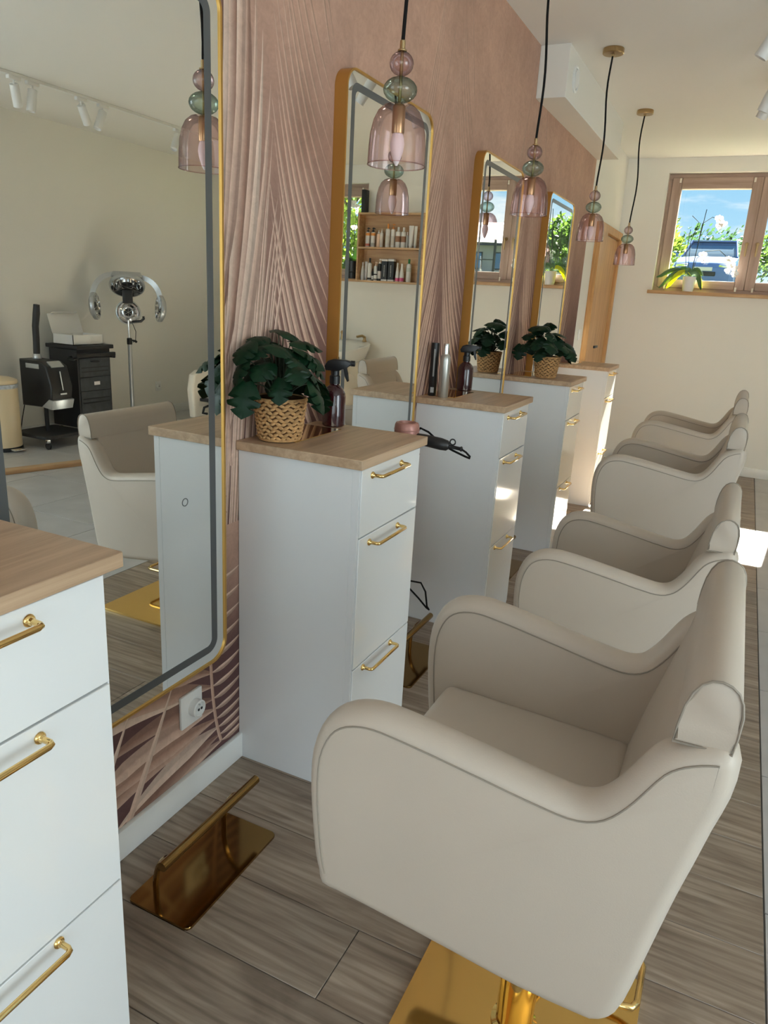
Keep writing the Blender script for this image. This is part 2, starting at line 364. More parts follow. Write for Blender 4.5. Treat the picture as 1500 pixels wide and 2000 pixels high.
# low fans of broad leaves along the skirting
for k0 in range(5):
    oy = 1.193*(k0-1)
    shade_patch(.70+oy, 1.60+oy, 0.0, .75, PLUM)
    rx, rz = 1.462+oy, .10
    ribp = arc((1.47+oy, .10, 0), (1.415+oy, .24, 0), (1.43+oy, .60, 0), 12)
    for k in range(17):
        t = k/16; q = ribp[min(12, int(t*12))]
        L2 = .50+.10*math.sin(k*1.7); an = R(200-75*t) if t < .55 else R(159-40*(t-.55))
        p1_ = (q.x+L2*math.cos(an), max(.02, q.y+L2*math.sin(an)*.75-.05))
        cc = [MID, LIGHT, mixc(MID, DARK, .5), CREAMC, MID][k % 5]
        leaflet((q.x, q.y), ((q.x+p1_[0])/2, (q.y+p1_[1])/2+.05), p1_, .052, jit(mixc(cc, DARK, .45)), jit(cc), .22, 10, blunt=(k % 2 == 0), edge=jit(mixc(cc, CREAMC, .3)))
    for k in range(3):
        yy = .80+oy+.15*k; leaflet((yy-.04, .0), (yy+.06, .16), (yy+.19, .40), .024, jit(LIGHT), jit(CREAMC), .15)
    for k in range(15):
        t = k/14; q = ribp[min(12, int(t*12))]
        leaflet((q.x, q.y), (q.x+.07, q.y-.012), (q.x+.15, q.y+.028), .017, jit(LIGHT), jit(mixc(LIGHT, MID, .5)), .35, 8, edge=jit(CREAMC))
    quadstrip([[(q.x-.006, q.y), (q.x+.006, q.y)] for q in ribp], [[LIGHT, MID]]*13)
# keep the print on the wall
MV = [(x, min(max(yy, YF), 5.70), min(max(zz, .0), ZC)) for x, yy, zz in MV]
me = bpy.data.meshes.new('mural_print'); me.from_pydata(MV, [], MF)
ca = me.color_attributes.new('print', 'FLOAT_COLOR', 'POINT')
for i, c_ in enumerate(MC): ca.data[i].color = (*c_, 1)
mm = bpy.data.materials.new('mural_paper'); mm.use_nodes = True; t_ = mm.node_tree; p_ = t_.nodes['Principled BSDF']; p_.inputs['Roughness'].default_value = .85
at = nd(t_, 'ShaderNodeVertexColor', layer_name='print'); tcn = nd(t_, 'ShaderNodeTexCoord')
n1 = nd(t_, 'ShaderNodeTexNoise', Scale=2.5, Detail=9.0, Roughness=.7); t_.links.new(tcn.outputs['Object'], n1.inputs['Vector'])
n2 = nd(t_, 'ShaderNodeTexNoise', Scale=28.0, Detail=6.0, Roughness=.75, Distortion=1.5); t_.links.new(tcn.outputs['Object'], n2.inputs['Vector'])
mr1 = nd(t_, 'ShaderNodeMapRange'); mr1.inputs['From Min'].default_value = .3; mr1.inputs['From Max'].default_value = .7; mr1.inputs['To Min'].default_value = .82; mr1.inputs['To Max'].default_value = 1.16; t_.links.new(n1.outputs['Fac'], mr1.inputs['Value'])
mr2 = nd(t_, 'ShaderNodeMapRange'); mr2.inputs['From Min'].default_value = .25; mr2.inputs['From Max'].default_value = .75; mr2.inputs['To Min'].default_value = .84; mr2.inputs['To Max'].default_value = 1.13; t_.links.new(n2.outputs['Fac'], mr2.inputs['Value'])
mu = nd(t_, 'ShaderNodeMath', operation='MULTIPLY'); t_.links.new(mr1.outputs[0], mu.inputs[0]); t_.links.new(mr2.outputs[0], mu.inputs[1])
hs = nd(t_, 'ShaderNodeHueSaturation'); t_.links.new(at.outputs['Color'], hs.inputs['Color']); t_.links.new(mu.outputs[0], hs.inputs['Value']); t_.links.new(hs.outputs[0], p_.inputs['Base Color'])
me.materials.append(mm); mo = bpy.data.objects.new('mural_print', me); C.objects.link(mo); mo.parent = WL
mo['label'] = 'dusty pink palm frond mural print'

# ------------------------------------------------------------------ door in the far left corner
d1 = struct(finish('door_1', bx(0, .018, 6.30, 6.93, .01, 1.915, .002, 1), OAKZ))
finish('door_frame', box(box(box(NB(), 0, .045, 6.0, 6.285, 0, 1.985, .003, 1), 0, .045, 6.945, 6.99, 0, 1.985, .003, 1), 0, .044, 6.285, 6.945, 1.925, 1.985, .003, 1), OAKZ, d1)
hd = finish('door_handle', box(box(NB(), .018, .026, 6.335, 6.375, .99, 1.09, .002), .03, .05, 6.33, 6.47, 1.03, 1.05, .004), BLACK, d1)
finish('handle_neck', lt([(.011, 0), (.011, .03)], 16, capb=True, capt=True), BLACK, hd).matrix_local = Matrix.Translation((.02, 6.352, 1.04)) @ Matrix.Rotation(R(90), 4, 'Y')
t = thing('light_switch', 'white light switch on the white strip beside the oak door', 'light switch', (0, 5.86, 1.15))
finish('plate', bx(0, .008, -.04, .04, -.04, .04, .003), WHITEP, t); finish('rocker', bx(.006, .012, -.028, .028, -.028, .028, .003), WHITEP, t)

# ------------------------------------------------------------------ windows
def window(n, x0, x1, z0, z1, splits, label=None):
    yg = YB+.125
    bm = NB(); f = .045
    for a, b, c_, dd in ((x0, x1, z1-f, z1), (x0, x1, z0, z0+f)): box(bm, a, b, YB+.075, YB+.165, c_, dd, .003, 1)
    wn = struct(finish('window_%d' % n, bm, FRAMEW))
    bm = NB(); box(bm, x0, x0+.03, YB+.075, YB+.165, z0+f, z1-f, .003, 1); box(bm, x1-.03, x1, YB+.075, YB+.165, z0+f, z1-f, .003, 1)
    xm = splits[0][1]; box(bm, xm-.022, xm+.022, YB+.141, YB+.165, z0+f, z1-f, .003, 1)
    finish('jamb', bm, FRAMEZ, wn)
    for k, (a, b) in enumerate(splits):
        st = .078
        sash = finish('sash', box(box(NB(), a, a+st, YB+.062, YB+.14, z0+.03, z1-.03, .004, 1), b-st, b, YB+.062, YB+.14, z0+.03, z1-.03, .004, 1), FRAMEZ, wn)
        finish('sash_rail', box(box(NB(), a+st, b-st, YB+.062, YB+.14, z0+.03, z0+.03+.068, .004, 1), a+st, b-st, YB+.062, YB+.14, z1-.03-.09, z1-.03, .004, 1), FRAMEW, sash)
        finish('pane', bx(a+st-.004, b-st+.004, yg-.004, yg+.004, z0+.09, z1-.112), PANE, sash)
        hx = b-.04 if k == 0 else a+.04
        bmh = NB(); lathe(bmh, [(.0, .012), (.013, .010), (.016, .0)], 16); tube(bmh, [(0, 0, .01), (0, 0, .035), (0, .004, .042), (0, -.07, .045), (0, -.10, .043)], [.008, .008, .009, .009, .006], 10)
        h = finish('window_handle', bmh, BRASS, sash); h.matrix_local = Matrix.Translation((hx, YB+.062, z0+.40)) @ Matrix.Rotation(R(90), 4, 'X')
        for cx in (a+.065, b-.065):
            for cz, hh in ((z1-.055, .035), (z0+.035, .035)):
                finish('clip', bx(cx-.008, cx+.008, YB+.054, YB+.062, cz-hh/2, cz+hh/2, .001, 1), CREAM, sash)
    return wn
w1 = window(1, *W1, [(.375, 1.0760), (1.0765, 1.805)])
w2 = window(2, *W2, [(2.605, 3.2640), (3.2645, 3.92)])
struct(finish('trim_3', bx(W1[0]-.03, W1[1]+.015, YB-.045, YB+.08, W1[2]-.028, W1[2]+.001, .004), OAKX))
struct(finish('trim_4', bx(2.62, W2[1]+.03, YB-.03, YB+.08, W2[2]-.028, W2[2]+.001, .004), OAKX))
# large unseen window added in the right wall to light the room
w3 = struct(finish('window_3', box(box(box(box(NB(), XR+.06, XR+.12, WY0, WY1, WZ0, WZ0+.06), XR+.06, XR+.12, WY0, WY1, WZ1-.06, WZ1), XR+.06, XR+.12, WY0, WY0+.06, WZ0+.06, WZ1-.06), XR+.06, XR+.12, WY1-.06, WY1, WZ0+.06, WZ1-.06), FRAMEZ))
for k in range(3):
    ya = WY0+.06+1.58*k
    if k < 2: finish('mullion', bx(XR+.06, XR+.12, ya+1.50, ya+1.58, WZ0+.06, WZ1-.06), FRAMEZ, w3)
    finish('pane', bx(XR+.088, XR+.094, ya, ya+1.50 if k < 2 else WY1-.06, WZ0+.06, WZ1-.06), PANE, w3)

w4 = struct(finish('window_4', box(box(box(box(NB(), .75, 4.05, YF-.12, YF-.06, .10, .16), .75, 4.05, YF-.12, YF-.06, 2.36, 2.42), .75, .81, YF-.12, YF-.06, .16, 2.36), 3.99, 4.05, YF-.12, YF-.06, .16, 2.36), FRAMEZ))  # unseen glazing added behind the camera to let fill light in
for k in range(3):
    xa = .81+1.06*k
    if k < 2: finish('mullion', bx(xa+1.0, xa+1.06, YF-.12, YF-.06, .16, 2.36), FRAMEZ, w4)
    finish('pane', bx(xa, xa+1.0 if k < 2 else 3.99, YF-.092, YF-.086, .16, 2.36), PANE, w4)

# ------------------------------------------------------------------ drawer cabinets
names = ['white gloss drawer cabinet cut off by the left edge of the photo', 'white gloss drawer cabinet carrying the large potted plant and the spray bottle', 'white gloss drawer cabinet carrying the hairspray cans', 'white gloss drawer cabinet carrying the smaller potted plant', 'farthest white gloss drawer cabinet, with nothing standing on it, nearest the oak door']
hb = NB()
tube(hb, [(.0, -.0875, 0), (.022, -.0875, 0), (.0275, -.085, 0), (.03, -.079, 0), (.03, .079, 0), (.0275, .085, 0), (.022, .0875, 0), (.0, .0875, 0)], .0048, 10)
for s_ in (-1, 1):
    lathe_b = [(.0085, 0), (.0095, .002), (.0085, .0045), (.006, .006), (.0048, .010)]
    rings = []
    for r_, h_ in lathe_b: rings.append([hb.verts.new((h_, s_*.0875+r_*math.cos(2*math.pi*k/14), r_*math.sin(2*math.pi*k/14))) for k in range(14)])
    for a_, b_ in zip(rings, rings[1:]):
        for k in range(14): hb.faces.new((a_[k], a_[(k+1) % 14], b_[(k+1) % 14], b_[k]))
cab0 = thing('drawer_cabinet', names[0], 'cabinet', (0, .35, 0), 0, 'drawer cabinets along the mural wall')
CB = (.010, .384)
bm = NB()
box(bm, .002, .350, CB[0], CB[1], 0, .95, .001, 1); box(bm, .350, .3685, CB[0], CB[0]+.008, 0, .95); box(bm, .350, .3685, CB[1]-.003, CB[1], 0, .95)
finish('body', bm, GLOSSS, cab0)
finish('worktop', bx(.001, .380, 0, .415, .950, .975, .0015, 1), OAK, cab0)
finish('brass_plate', bx(.002, .136, .083, .332, .9745, .9765, .0006, 1), GOLDP, cab0)
hsrc = None
for z0, z1, hz in ((.768, .946, .924), (.392, .764, .743), (.02, .388, .376)):
    dr = finish('drawer', bx(.351, .371, CB[0]+.010, CB[1]-.001, z0, z1, .0012, 1), GLOSSW, cab0)
    if hsrc is None: hsrc = finish('handle', hb, GOLD, dr); hsrc.location = (.371, .1635, hz); hsrc['label'] = 'gold bar handle'
    else: h = inst('handle', hsrc, dr, (.371, .1635, hz)); h['label'] = 'gold bar handle'
cabs = [cab0]+[copy_thing(cab0, (0, .35+1.193*k, 0), names[k]) for k in range(1, 5)]

# ------------------------------------------------------------------ mirrors
mlab = ['nearest tall gold-framed mirror, with the touch button, left of the large potted plant', 'tall gold-framed mirror behind the amber spray bottle, reflecting the product shelf', 'tall gold-framed mirror third from the camera, reflecting window handles', 'farthest tall gold-framed mirror, reflecting the orchid pot']
MW, Z0, Z1 = .637, .400, 1.978
def ring_prism(bm, o_out, o_in, xa, xb):
    n = len(o_out); V = [[bm.verts.new((x, *p)) for p in o] for x in (xa, xb) for o in (o_out, o_in)]
    ao, ai, bo, bi = V
    for i in range(n):
        j = (i+1) % n
        bm.faces.new((bo[i], bo[j], bi[j], bi[i])); bm.faces.new((ao[i], ai[i], ai[j], ao[j])); bm.faces.new((ao[i], ao[j], bo[j], bo[i])); bm.faces.new((ai[i], bi[i], bi[j], ai[j]))
    return bm
m0 = thing('wall_mirror', mlab[0], 'mirror', (0, .81, 0), 0, 'gold-framed mirrors between the cabinets')
finish('frame', ring_prism(NB(), rrect(0, MW, Z0, Z1, .055, 8), rrect(.006, MW-.006, Z0+.006, Z1-.006, .049, 8), .001, .042), GFRAME, m0)
gl = finish('mirror_glass', prism(NB(), rrect(.006, MW-.006, Z0+.006, Z1-.006, .049, 8), lambda a, b: (.030, a, b), lambda a, b: (.038, a, b)), MIRR, m0, smooth=False)
finish('light_band', ring_prism(NB(), rrect(.034, MW-.034, Z0+.034, Z1-.034, .035, 8), rrect(.055, MW-.055, Z0+.055, Z1-.055, .018, 8), .0378, .0384), BAND, m0, smooth=False)
finish('touch_button', ring_prism(NB(), rrect(MW-.152, MW-.132, .858, .878, .0099, 8), rrect(MW-.150, MW-.134, .860, .876, .0079, 8), .0378, .0384), BAND, m0, smooth=False)
for k in range(1, 4): copy_thing(m0, (0, .81+1.193*k, 0), mlab[k])
m0.location.y = .776; m0.scale.y = 1.053

# ------------------------------------------------------------------ styling chairs
OUT = [(-0.262, 0.4335), (-0.2915, 0.437), (-0.2975, 0.460), (-0.305, 0.49), (-0.314, 0.571), (-0.317, 0.63), (-0.314, 0.677), (-0.303, 0.713), (-0.287, 0.738), (-0.265, 0.754), (-0.239, 0.762), (-0.214, 0.764), (-0.188, 0.762), (-0.138, 0.755), (-0.09, 0.747), (-0.043, 0.739), (0.002, 0.731), (0.046, 0.724), (0.075, 0.721), (0.096, 0.724), (0.113, 0.733), (0.127, 0.748), (0.142, 0.77), (0.157, 0.797), (0.172, 0.822), (0.188, 0.838), (0.205, 0.848), (0.225, 0.856), (0.243, 0.858), (0.252, 0.843), (0.249, 0.796), (0.237, 0.745), (0.225, 0.687), (0.213, 0.632), (0.2, 0.563), (0.187, 0.491), (0.175, 0.428), (0.164, 0.402), (0.148, 0.391), (0.132, 0.389), (0.039, 0.393), (-0.06, 0.407), (-0.167, 0.422)]
def raise_top(p):   # the domed strip lies above the measured seam
    return p
def offset(poly, dd):
    n = len(poly); out = []
    for i in range(n):
        a, b, c_ = Vector(poly[i-1]), Vector(poly[i]), Vector(poly[(i+1) % n])
        t1 = (b-a).normalized(); t2 = (c_-b).normalized(); nn = Vector((-(t1.y+t2.y), t1.x+t2.x)).normalized()
        out.append(tuple(b+nn*dd))
    return out
def ysp(x): return .277-.02*(x+.34)/.6
ch0 = thing('styling_chair', 'nearest greige leather styling chair, in the foreground', 'chair', (.99, 1.12, 0), 0, 'greige styling chairs in a row')
def smooth_closed(P, m=3):
    n = len(P); out = []
    for i in range(n):
        p0, p1, p2, p3 = [Vector(P[(i+k) % n]) for k in (-1, 0, 1, 2)]
        for q in range(m):
            t = q/m; out.append(tuple(.5*((2*p1)+(p2-p0)*t+(2*p0-5*p1+4*p2-p3)*t*t+(3*p1-p0-3*p2+p3)*t**3)))
    return out
OUTS = smooth_closed(OUT, 2)
TH = .066
UP = []
RINGS = [(-.013, 0), (-.005, .0015), (.002, .006), (.007, .013), (.0105, .023), (.0115, .033), (.0105, .043), (.007, .053), (.002, .060), (-.005, .0645), (-.013, .066)]
for s_ in (-1, 1):
    bm = NB(); rws = []
    for dd, yy in RINGS: rws.append([bm.verts.new((x, s_*(ysp(x)-yy), z)) for x, z in offset(OUTS, dd)])
    nn_ = len(OUTS)
    for a_, b_ in zip(rws, rws[1:]):
        for k in range(nn_): bm.faces.new((a_[k], a_[(k+1) % nn_], b_[(k+1) % nn_], b_[k]))
    bm.faces.new(rws[0][::-1]); bm.faces.new(rws[-1])
    a = finish('armrest', bm, LEATH, ch0, ang=50); UP.append(a)
    seam = offset(OUTS, -.012)[4:57]
    finish('piping', tb([(x, s_*(ysp(x)+.0004), z) for x, z in seam], .0014, 6), PIPE, a)
    finish('piping', tb([(x, s_*(ysp(x)-TH-.0004), z) for x, z in seam[:-10]], .0014, 6), PIPE, a)
BK = [(.085, .46), (.110, .565), (.132, .66), (.158, .76), (.180, .84), (.187, .872), (.245, .872), (.243, .80), (.222, .70), (.190, .53), (.162, .42)]
UP.append(finish('backrest', prism(NB(), BK, lambda x, z: (x, -.212, z), lambda x, z: (x, .212, z), .008, 2), LEATH, ch0))
HR = [(.182, .858), (.185, .885), (.189, .910), (.195, .929), (.203, .942), (.213, .949), (.224, .951), (.235, .948), (.244, .941), (.250, .929), (.253, .912), (.252, .885), (.250, .860)]
hr = finish('headrest', prism(NB(), HR, lambda x, z: (x, -.247, z), lambda x, z: (x, .247, z), .005, 2), LEATH, ch0); UP.append(hr)
for s_ in (-1, 1): finish('piping', tb([(x, s_*.2466, z) for x, z in HR], .0018, 6, True), PIPE, hr)
bm = bx(-.272, .12, -.213, .213, .450, .580, .024, 4)
for v in bm.verts: v.co.z -= (v.co.x+.27)*.035
UP.append(finish('seat', bm, LEATH, ch0, ang=50))
UP.append(finish('seat_shell', prism(NB(), [(-.288, .440), (-.283, .475), (.17, .440), (.160, .402), (.132, .393), (.039, .397), (-.06, .411), (-.167, .426)], lambda x, z: (x, -.22, z), lambda x, z: (x, .22, z)), LEATH, ch0))
finish('base_plate', prism(NB(), rrect(-.215, .220, -.22, .22, .022), lambda a, b: (a, b, 0), lambda a, b: (a, b, .009), .0015, 1), GOLDP, ch0)
finish('gas_lift', lt([(.045, .009), (.045, .014), (.036, .018), (.036, .20), (.033, .205), (.028, .207), (.028, .44)], 28), GOLDP, ch0)
finish('pump_lever', tb([(.03, .055, .10), (.185, .055, .10), (.203, .060, .10), (.211, .075, .10), (.211, .165, .10), (.203, .180, .10), (.185, .185, .10), (.03, .185, .10), (.0, .10, .10)], .0065, 10), GOLD, ch0)
UP.append(finish('seat_mount', bx(-.08, .08, -.08, .08, .385, .402, .004, 1), BLACKM, ch0))
nup = {u.name for u in UP}
for k, (lab, lift) in enumerate([('greige leather styling chair second from the camera, pumped lowest', -.105), ('greige leather styling chair third from the camera', -.019), ('farthest greige leather styling chair, against the back wall', -.02)]):
    r_ = ch0.copy(); C.objects.link(r_); r_.location = (.99, 1.12+1.19*(k+1), 0); r_['label'] = lab
    for ch in list(ch0.children):
        c_ = ch.copy(); C.objects.link(c_); c_.parent = r_
        if ch.name in nup: c_.location.z += lift
        elif ch.name.startswith('gas_lift') and lift < -.05: c_.scale.z = .78
        for g in ch.children:
            d_ = g.copy(); C.objects.link(d_); d_.parent = c_

# ------------------------------------------------------------------ footrests
fl = ['gold footrest nearest the camera, under the first mirror', 'gold footrest second from the camera, beside the black power cord', 'gold footrest third from the camera', 'farthest gold footrest, by the last cabinet']
f0 = thing('footrest', fl[0], 'footrest', (.205, 1.152, 0), 0, 'gold footrests under the mirrors')
finish('base_plate', prism(NB(), rrect(-.088, .088, -.172, .172, .012), lambda a, b: (a, b, 0), lambda a, b: (a, b, .007), .0012, 1), BRONZE, f0)
finish('foot_bar', tb([(.008, -.160, .130), (.008, .192, .130)], .0115, 14), BRONZE, f0)
for s_ in (-1, 1):
    ps = arc((-.045, s_*.125, .006), (-.050, s_*.125, .10), (.005, s_*.125, .13), 8)
    finish('post', tb(ps, .007, 8), BRONZE, f0)
for k in range(1, 4): copy_thing(f0, (.205, 1.152+1.2*k, 0), fl[k])

# ------------------------------------------------------------------ pendant lamps
pl = ['nearest pendant lamp of rose and green glass, in front of the second mirror', 'rose and green glass pendant lamp overlapping the third mirror', 'rose and green glass pendant lamp in front of the oak door', 'farthest rose and green glass pendant lamp, beside the window']
def ell(r, h, z, n=10, a0=-90, a1=90): return [(max(r*math.cos(R(a0+(a1-a0)*k/n)), 0.004), z+h/2+h/2*math.sin(R(a0+(a1-a0)*k/n))) for k in range(n+1)]
def pendant(py, zb, lab, wav):
    p = thing('pendant_lamp', lab, 'pendant lamp', (.33, py, zb), 0, 'glass pendant lamps over the cabinets')
    prof = [(.0700, 0), (.0698, .012), (.0690, .04), (.0665, .07), (.060, .098), (.050, .118), (.036, .130), (.020, .135)]
    sh = finish('shade', lt(prof, 40), PINKG, p); finish('rim', tb([(.07*math.cos(2*math.pi*k/40), .07*math.sin(2*math.pi*k/40), 0) for k in range(40)], .0013, 6, True), PINKG, sh)
    finish('green_globe', lt(ell(.0405, .056, .136), 32), GREENG, p)
    finish('mauve_globe', lt(ell(.0285, .052, .193), 32), MAUVG, p)
    finish('stem', tb([(0, 0, .10), (0, 0, .25)], .0042, 8), BRASS, p)
    finish('socket', lt([(.0145, .070), (.0155, .074), (.0155, .128), (.012, .133)], 20, capb=True, capt=True), BRASS, p)
    finish('bulb', lt([(.003, .0), (.009, .012), (.015, .030), (.0175, .046), (.0155, .060), (.012, .071)], 18, capb=True), BULB, p)
    finish('ferrule', lt([(.011, .244), (.011, .247), (.0065, .249), (.0065, .266), (.004, .268)], 16, capb=True), BRASS, p)
    H_ = ZC-zb-.02
    pts = []
    for k in range(15):
        t = k/14; s_ = math.sin(math.pi*t)
        pts.append((.012*s_*wav*math.sin(5*t), .022*wav*s_*math.cos(4.2*t+.6), .262+(H_-.262)*t))
    finish('cord', tb(pts, .0046, 8), CORD, p)
    finish('canopy', lt([(.05, 0), (.052, -.003), (.052, -.022), (.049, -.025), (.010, -.026), (.006, -.034), (.0, -.034)], 32, c=(0, 0, ZC-zb)), BRASS, p)
for a in ((1.745, 1.668, pl[0], .8), (2.945, 1.690, pl[1], 1.0), (4.16, 1.698, pl[2], 1.1), (5.41, 1.648, pl[3], 1.4)): pendant(*a)

# ------------------------------------------------------------------ potted plants
def leaf_mesh(seed, Lh=.075):
    r_ = random.Random(seed); bm = NB(); n = 15; rows = []
    for i in range(n+1):
        t = i/n; wv = math.sin(math.pi*min(1, (t*.92+.10)))**.75*.50*Lh*1.05
        if t > .96: wv *= .3
        for_n = []
        for s_ in (-1, 1):
            notch = .45 if (i % 4 == 2 and 2 < i < 13) else 1.0
            for_n.append(notch*wv)
        zc = .10*Lh*math.sin(t*2.4)-.28*Lh*t*t
        back = -.14*Lh*max(0, 1-t*5)
        rows.append((bm.verts.new((t*Lh, 0, zc)), bm.verts.new((t*Lh+.05*Lh+back, for_n[0]*.55, zc-.04*Lh*(wv/(.5*Lh)))), bm.verts.new((t*Lh+.08*Lh+back, for_n[0], zc-.16*Lh*(wv/(.5*Lh)))), bm.verts.new((t*Lh+.05*Lh+back, -for_n[1]*.55, zc-.04*Lh*(wv/(.5*Lh)))), bm.verts.new((t*Lh+.08*Lh+back, -for_n[1], zc-.16*Lh*(wv/(.5*Lh))))))
    for a, b in zip(rows, rows[1:]):
        bm.faces.new((a[0], b[0], b[1], a[1])); bm.faces.new((a[1], b[1], b[2], a[2])); bm.faces.new((b[0], a[0], a[3], b[3])); bm.faces.new((b[3], a[3], a[4], b[4]))
    return bm
pot_mesh = None; leaf_src = None
def plant(loc, lab, rz, nl, seed, sc=1.0):
    global pot_mesh, leaf_src
    p = thing('potted_plant', lab, 'plant', loc, rz, 'potted plants on the cabinets'); r_ = random.Random(seed)
    if pot_mesh is None:
        pm = finish('pot', lt([(.0, .002), (.050, .001), (.052, .006), (.066, .108), (.067, .112), (.063, .112), (.060, .098), (.0, .097)], 40), WICKD, p)
        bm = NB(); rows = 11; cols = 26
        for i in range(rows):
            z_ = .006+i*.0098; rr = .0525+.0145*(z_/.112)
            for k in range(cols):
                a0 = 2*math.pi*(k+(i % 2)*.5)/cols; da = 2*math.pi/cols*.56; tl = (.0036 if k % 2 else -.0036)
                ps = []
                for q in range(5):
                    u = q/4; an = a0-da+2*da*u; rad = rr+.0012+.0022*math.sin(math.pi*u)
                    ps.append((rad*math.cos(an), rad*math.sin(an), z_+.0045+tl*(u-.5)*2))
                tube(bm, ps, [.0018, .0040, .0046, .0040, .0018], 6)
        for z_, rr in ((.112, .0675), (.004, .0535)): tube(bm, [(rr*math.cos(2*math.pi*k/48), rr*math.sin(2*math.pi*k/48), z_) for k in range(48)], .0035, 6, True)
        wv = finish('weave', bm, WICK, pm); wv['kind'] = 'stuff'; wv['label'] = 'twisted straw weave of the pot'
        soil = finish('soil', lt([(.0, .094), (.061, .093)], 30), SOIL, p)
        pot_mesh = (pm, wv, soil)
        leaf_src = [finish('leaf', leaf_mesh(s_), LEAF, None) for s_ in (1, 2)]
        for l in leaf_src: C.objects.unlink(l)
    else:
        pm = inst('pot', pot_mesh[0], p); wv = inst('weave', pot_mesh[1], pm); wv['kind'] = 'stuff'; wv['label'] = 'twisted straw weave of the pot'; inst('soil', pot_mesh[2], p)
    for k in range(nl):
        az = 2.399*k+r_.uniform(-.3, .3); u = (k+.5)/nl
        elev = R(86-u*72); ln = r_.uniform(.115, .165)*sc*(1.08 if u < .3 else .92)
        ln *= 1-.22*(math.cos(az+rz)*.9+math.sin(az+rz)*.42)
        tip = Vector((math.cos(az)*math.cos(elev)*ln*1.0, math.sin(az)*math.cos(elev)*ln, .105+math.sin(elev)*ln+.012))
        wx_ = loc[0]+tip.x*math.cos(rz)-tip.y*math.sin(rz)
        if wx_ < .05: q_ = .05-wx_; tip.x += q_*math.cos(rz); tip.y -= q_*math.sin(rz)
        b = Vector((math.cos(az)*.012, math.sin(az)*.012, .092))
        finish('stem', tb(arc(b, (tip.x*.35, tip.y*.35, (tip.z+.09)/2+.035), tip, 7), [.0026, .0025, .0023, .0021, .0019, .0018, .0016, .0014], 6), STEM, p)
        s_ = sc*r_.uniform(.85, 1.25)
        l = bpy.data.objects.new('leaf', leaf_src[k % 2].data); C.objects.link(l); l.parent = p; l.location = tip
        A = (az+rz+r_.uniform(-.5, .5)) % (2*math.pi)
        if math.cos(A) < -.1: A = R(97) if math.sin(A) > 0 else R(-97)
        l.rotation_euler = (r_.uniform(-.35, .35), R(8+u*46)+r_.uniform(-.25, .25), A-rz); l.scale = (s_, s_, s_)
plant((.080, 1.632, .9765), 'large leafy plant in a woven straw pot on the nearest full cabinet', .4, 30, 5, .98)
plant((.205, 4.06, .975), 'smaller leafy plant in a woven straw pot, before the farthest mirror', 1.2, 28, 9, 1.0)

# ------------------------------------------------------------------ bottles on the worktops
def spray_bottle(loc, rz, lab):
    b = thing('spray_bottle', lab, 'spray bottle', loc, rz, 'amber spray bottles')
    finish('body', lt([(0, 0), (.030, 0), (.0345, .004), (.0345, .088), (.033, .100), (.027, .112), (.018, .121), (.0135, .125), (.0135, .134)], 32), AMBER, b)
    finish('collar', lt([(.016, .128), (.016, .150), (.013, .153), (.013, .166)], 20, capb=True, capt=True), BLACK, b)
    hd = finish('spray_head', prism(NB(), [(-.028, .166), (-.032, .178), (-.022, .194), (-.004, .200), (.030, .199), (.048, .196), (.050, .184), (.034, .180), (.014, .166)], lambda x, z: (x, -.012, z), lambda x, z: (x, .012, z), .004, 2), BLACK, b)
    finish('nozzle', lt([(.0085, 0), (.0085, .012), (.004, .013)], 12, capb=True, capt=True), BLACK, hd).matrix_local = Matrix.Translation((.047, 0, .190)) @ Matrix.Rotation(R(90), 4, 'Y')
    finish('trigger', prism(NB(), [(.024, .181), (.036, .181), (.037, .160), (.043, .138), (.038, .135), (.030, .150)], lambda x, z: (x, -.005, z), lambda x, z: (x, .005, z), .002, 1), BLACK, b)
    finish('dip_tube', tb([(0, 0, .006), (.004, 0, .13)], .0022, 6), WHITEP, b)
spray_bottle((.083, 1.918, .975), R(18), 'dark amber spray bottle behind the large potted plant')
spray_bottle((.075, 3.105, .975), R(18), 'dark amber spray bottle beside the hairspray cans')
CANM = mat('ribbed_silver_can', (.50, .49, .45), .3, .75)
t = thing('hairspray_can', 'silver ribbed hairspray can with a chrome cap', 'spray can', (.092, 2.802, .975))
bm = lt([(0, 0), (.019, 0), (.0205, .003), (.0205, .150), (.0195, .162), (.015, .172), (.0115, .176)], 36)
for v in bm.verts:
    a = math.atan2(v.co.y, v.co.x); rr = math.hypot(v.co.x, v.co.y)
    if .004 < v.co.z < .155: k = 1+.018*math.cos(12*a); v.co.x *= k; v.co.y *= k
finish('can_body', bm, CANM, t); finish('cap', lt([(.0125, .173), (.0128, .212), (.0115, .216), (0, .217)], 24), CHROME, t)
t = thing('hairspray_can', 'tall black hairspray can standing against the mural', 'spray can', (.036, 2.822, .975))
finish('can_body', lt([(0, 0), (.016, 0), (.0172, .002), (.0172, .205), (.0165, .214), (0, .215)], 28), BLACK, t)
lb = finish('print_label', bx(.0168, .0174, -.003, .003, .08, .19), mat('grey_print', (.28, .27, .25), .5), t); lb.rotation_euler = (0, 0, R(-70))
bm = NB()
for k in range(9): box(bm, .0168, .0175, -.007+.0016*k, -.007+.0016*k+(.0009 if k % 3 else .0005), .014, .036)
bc = finish('barcode', bm, WHITEP, t, smooth=False); bc.rotation_euler = (0, 0, R(-72))

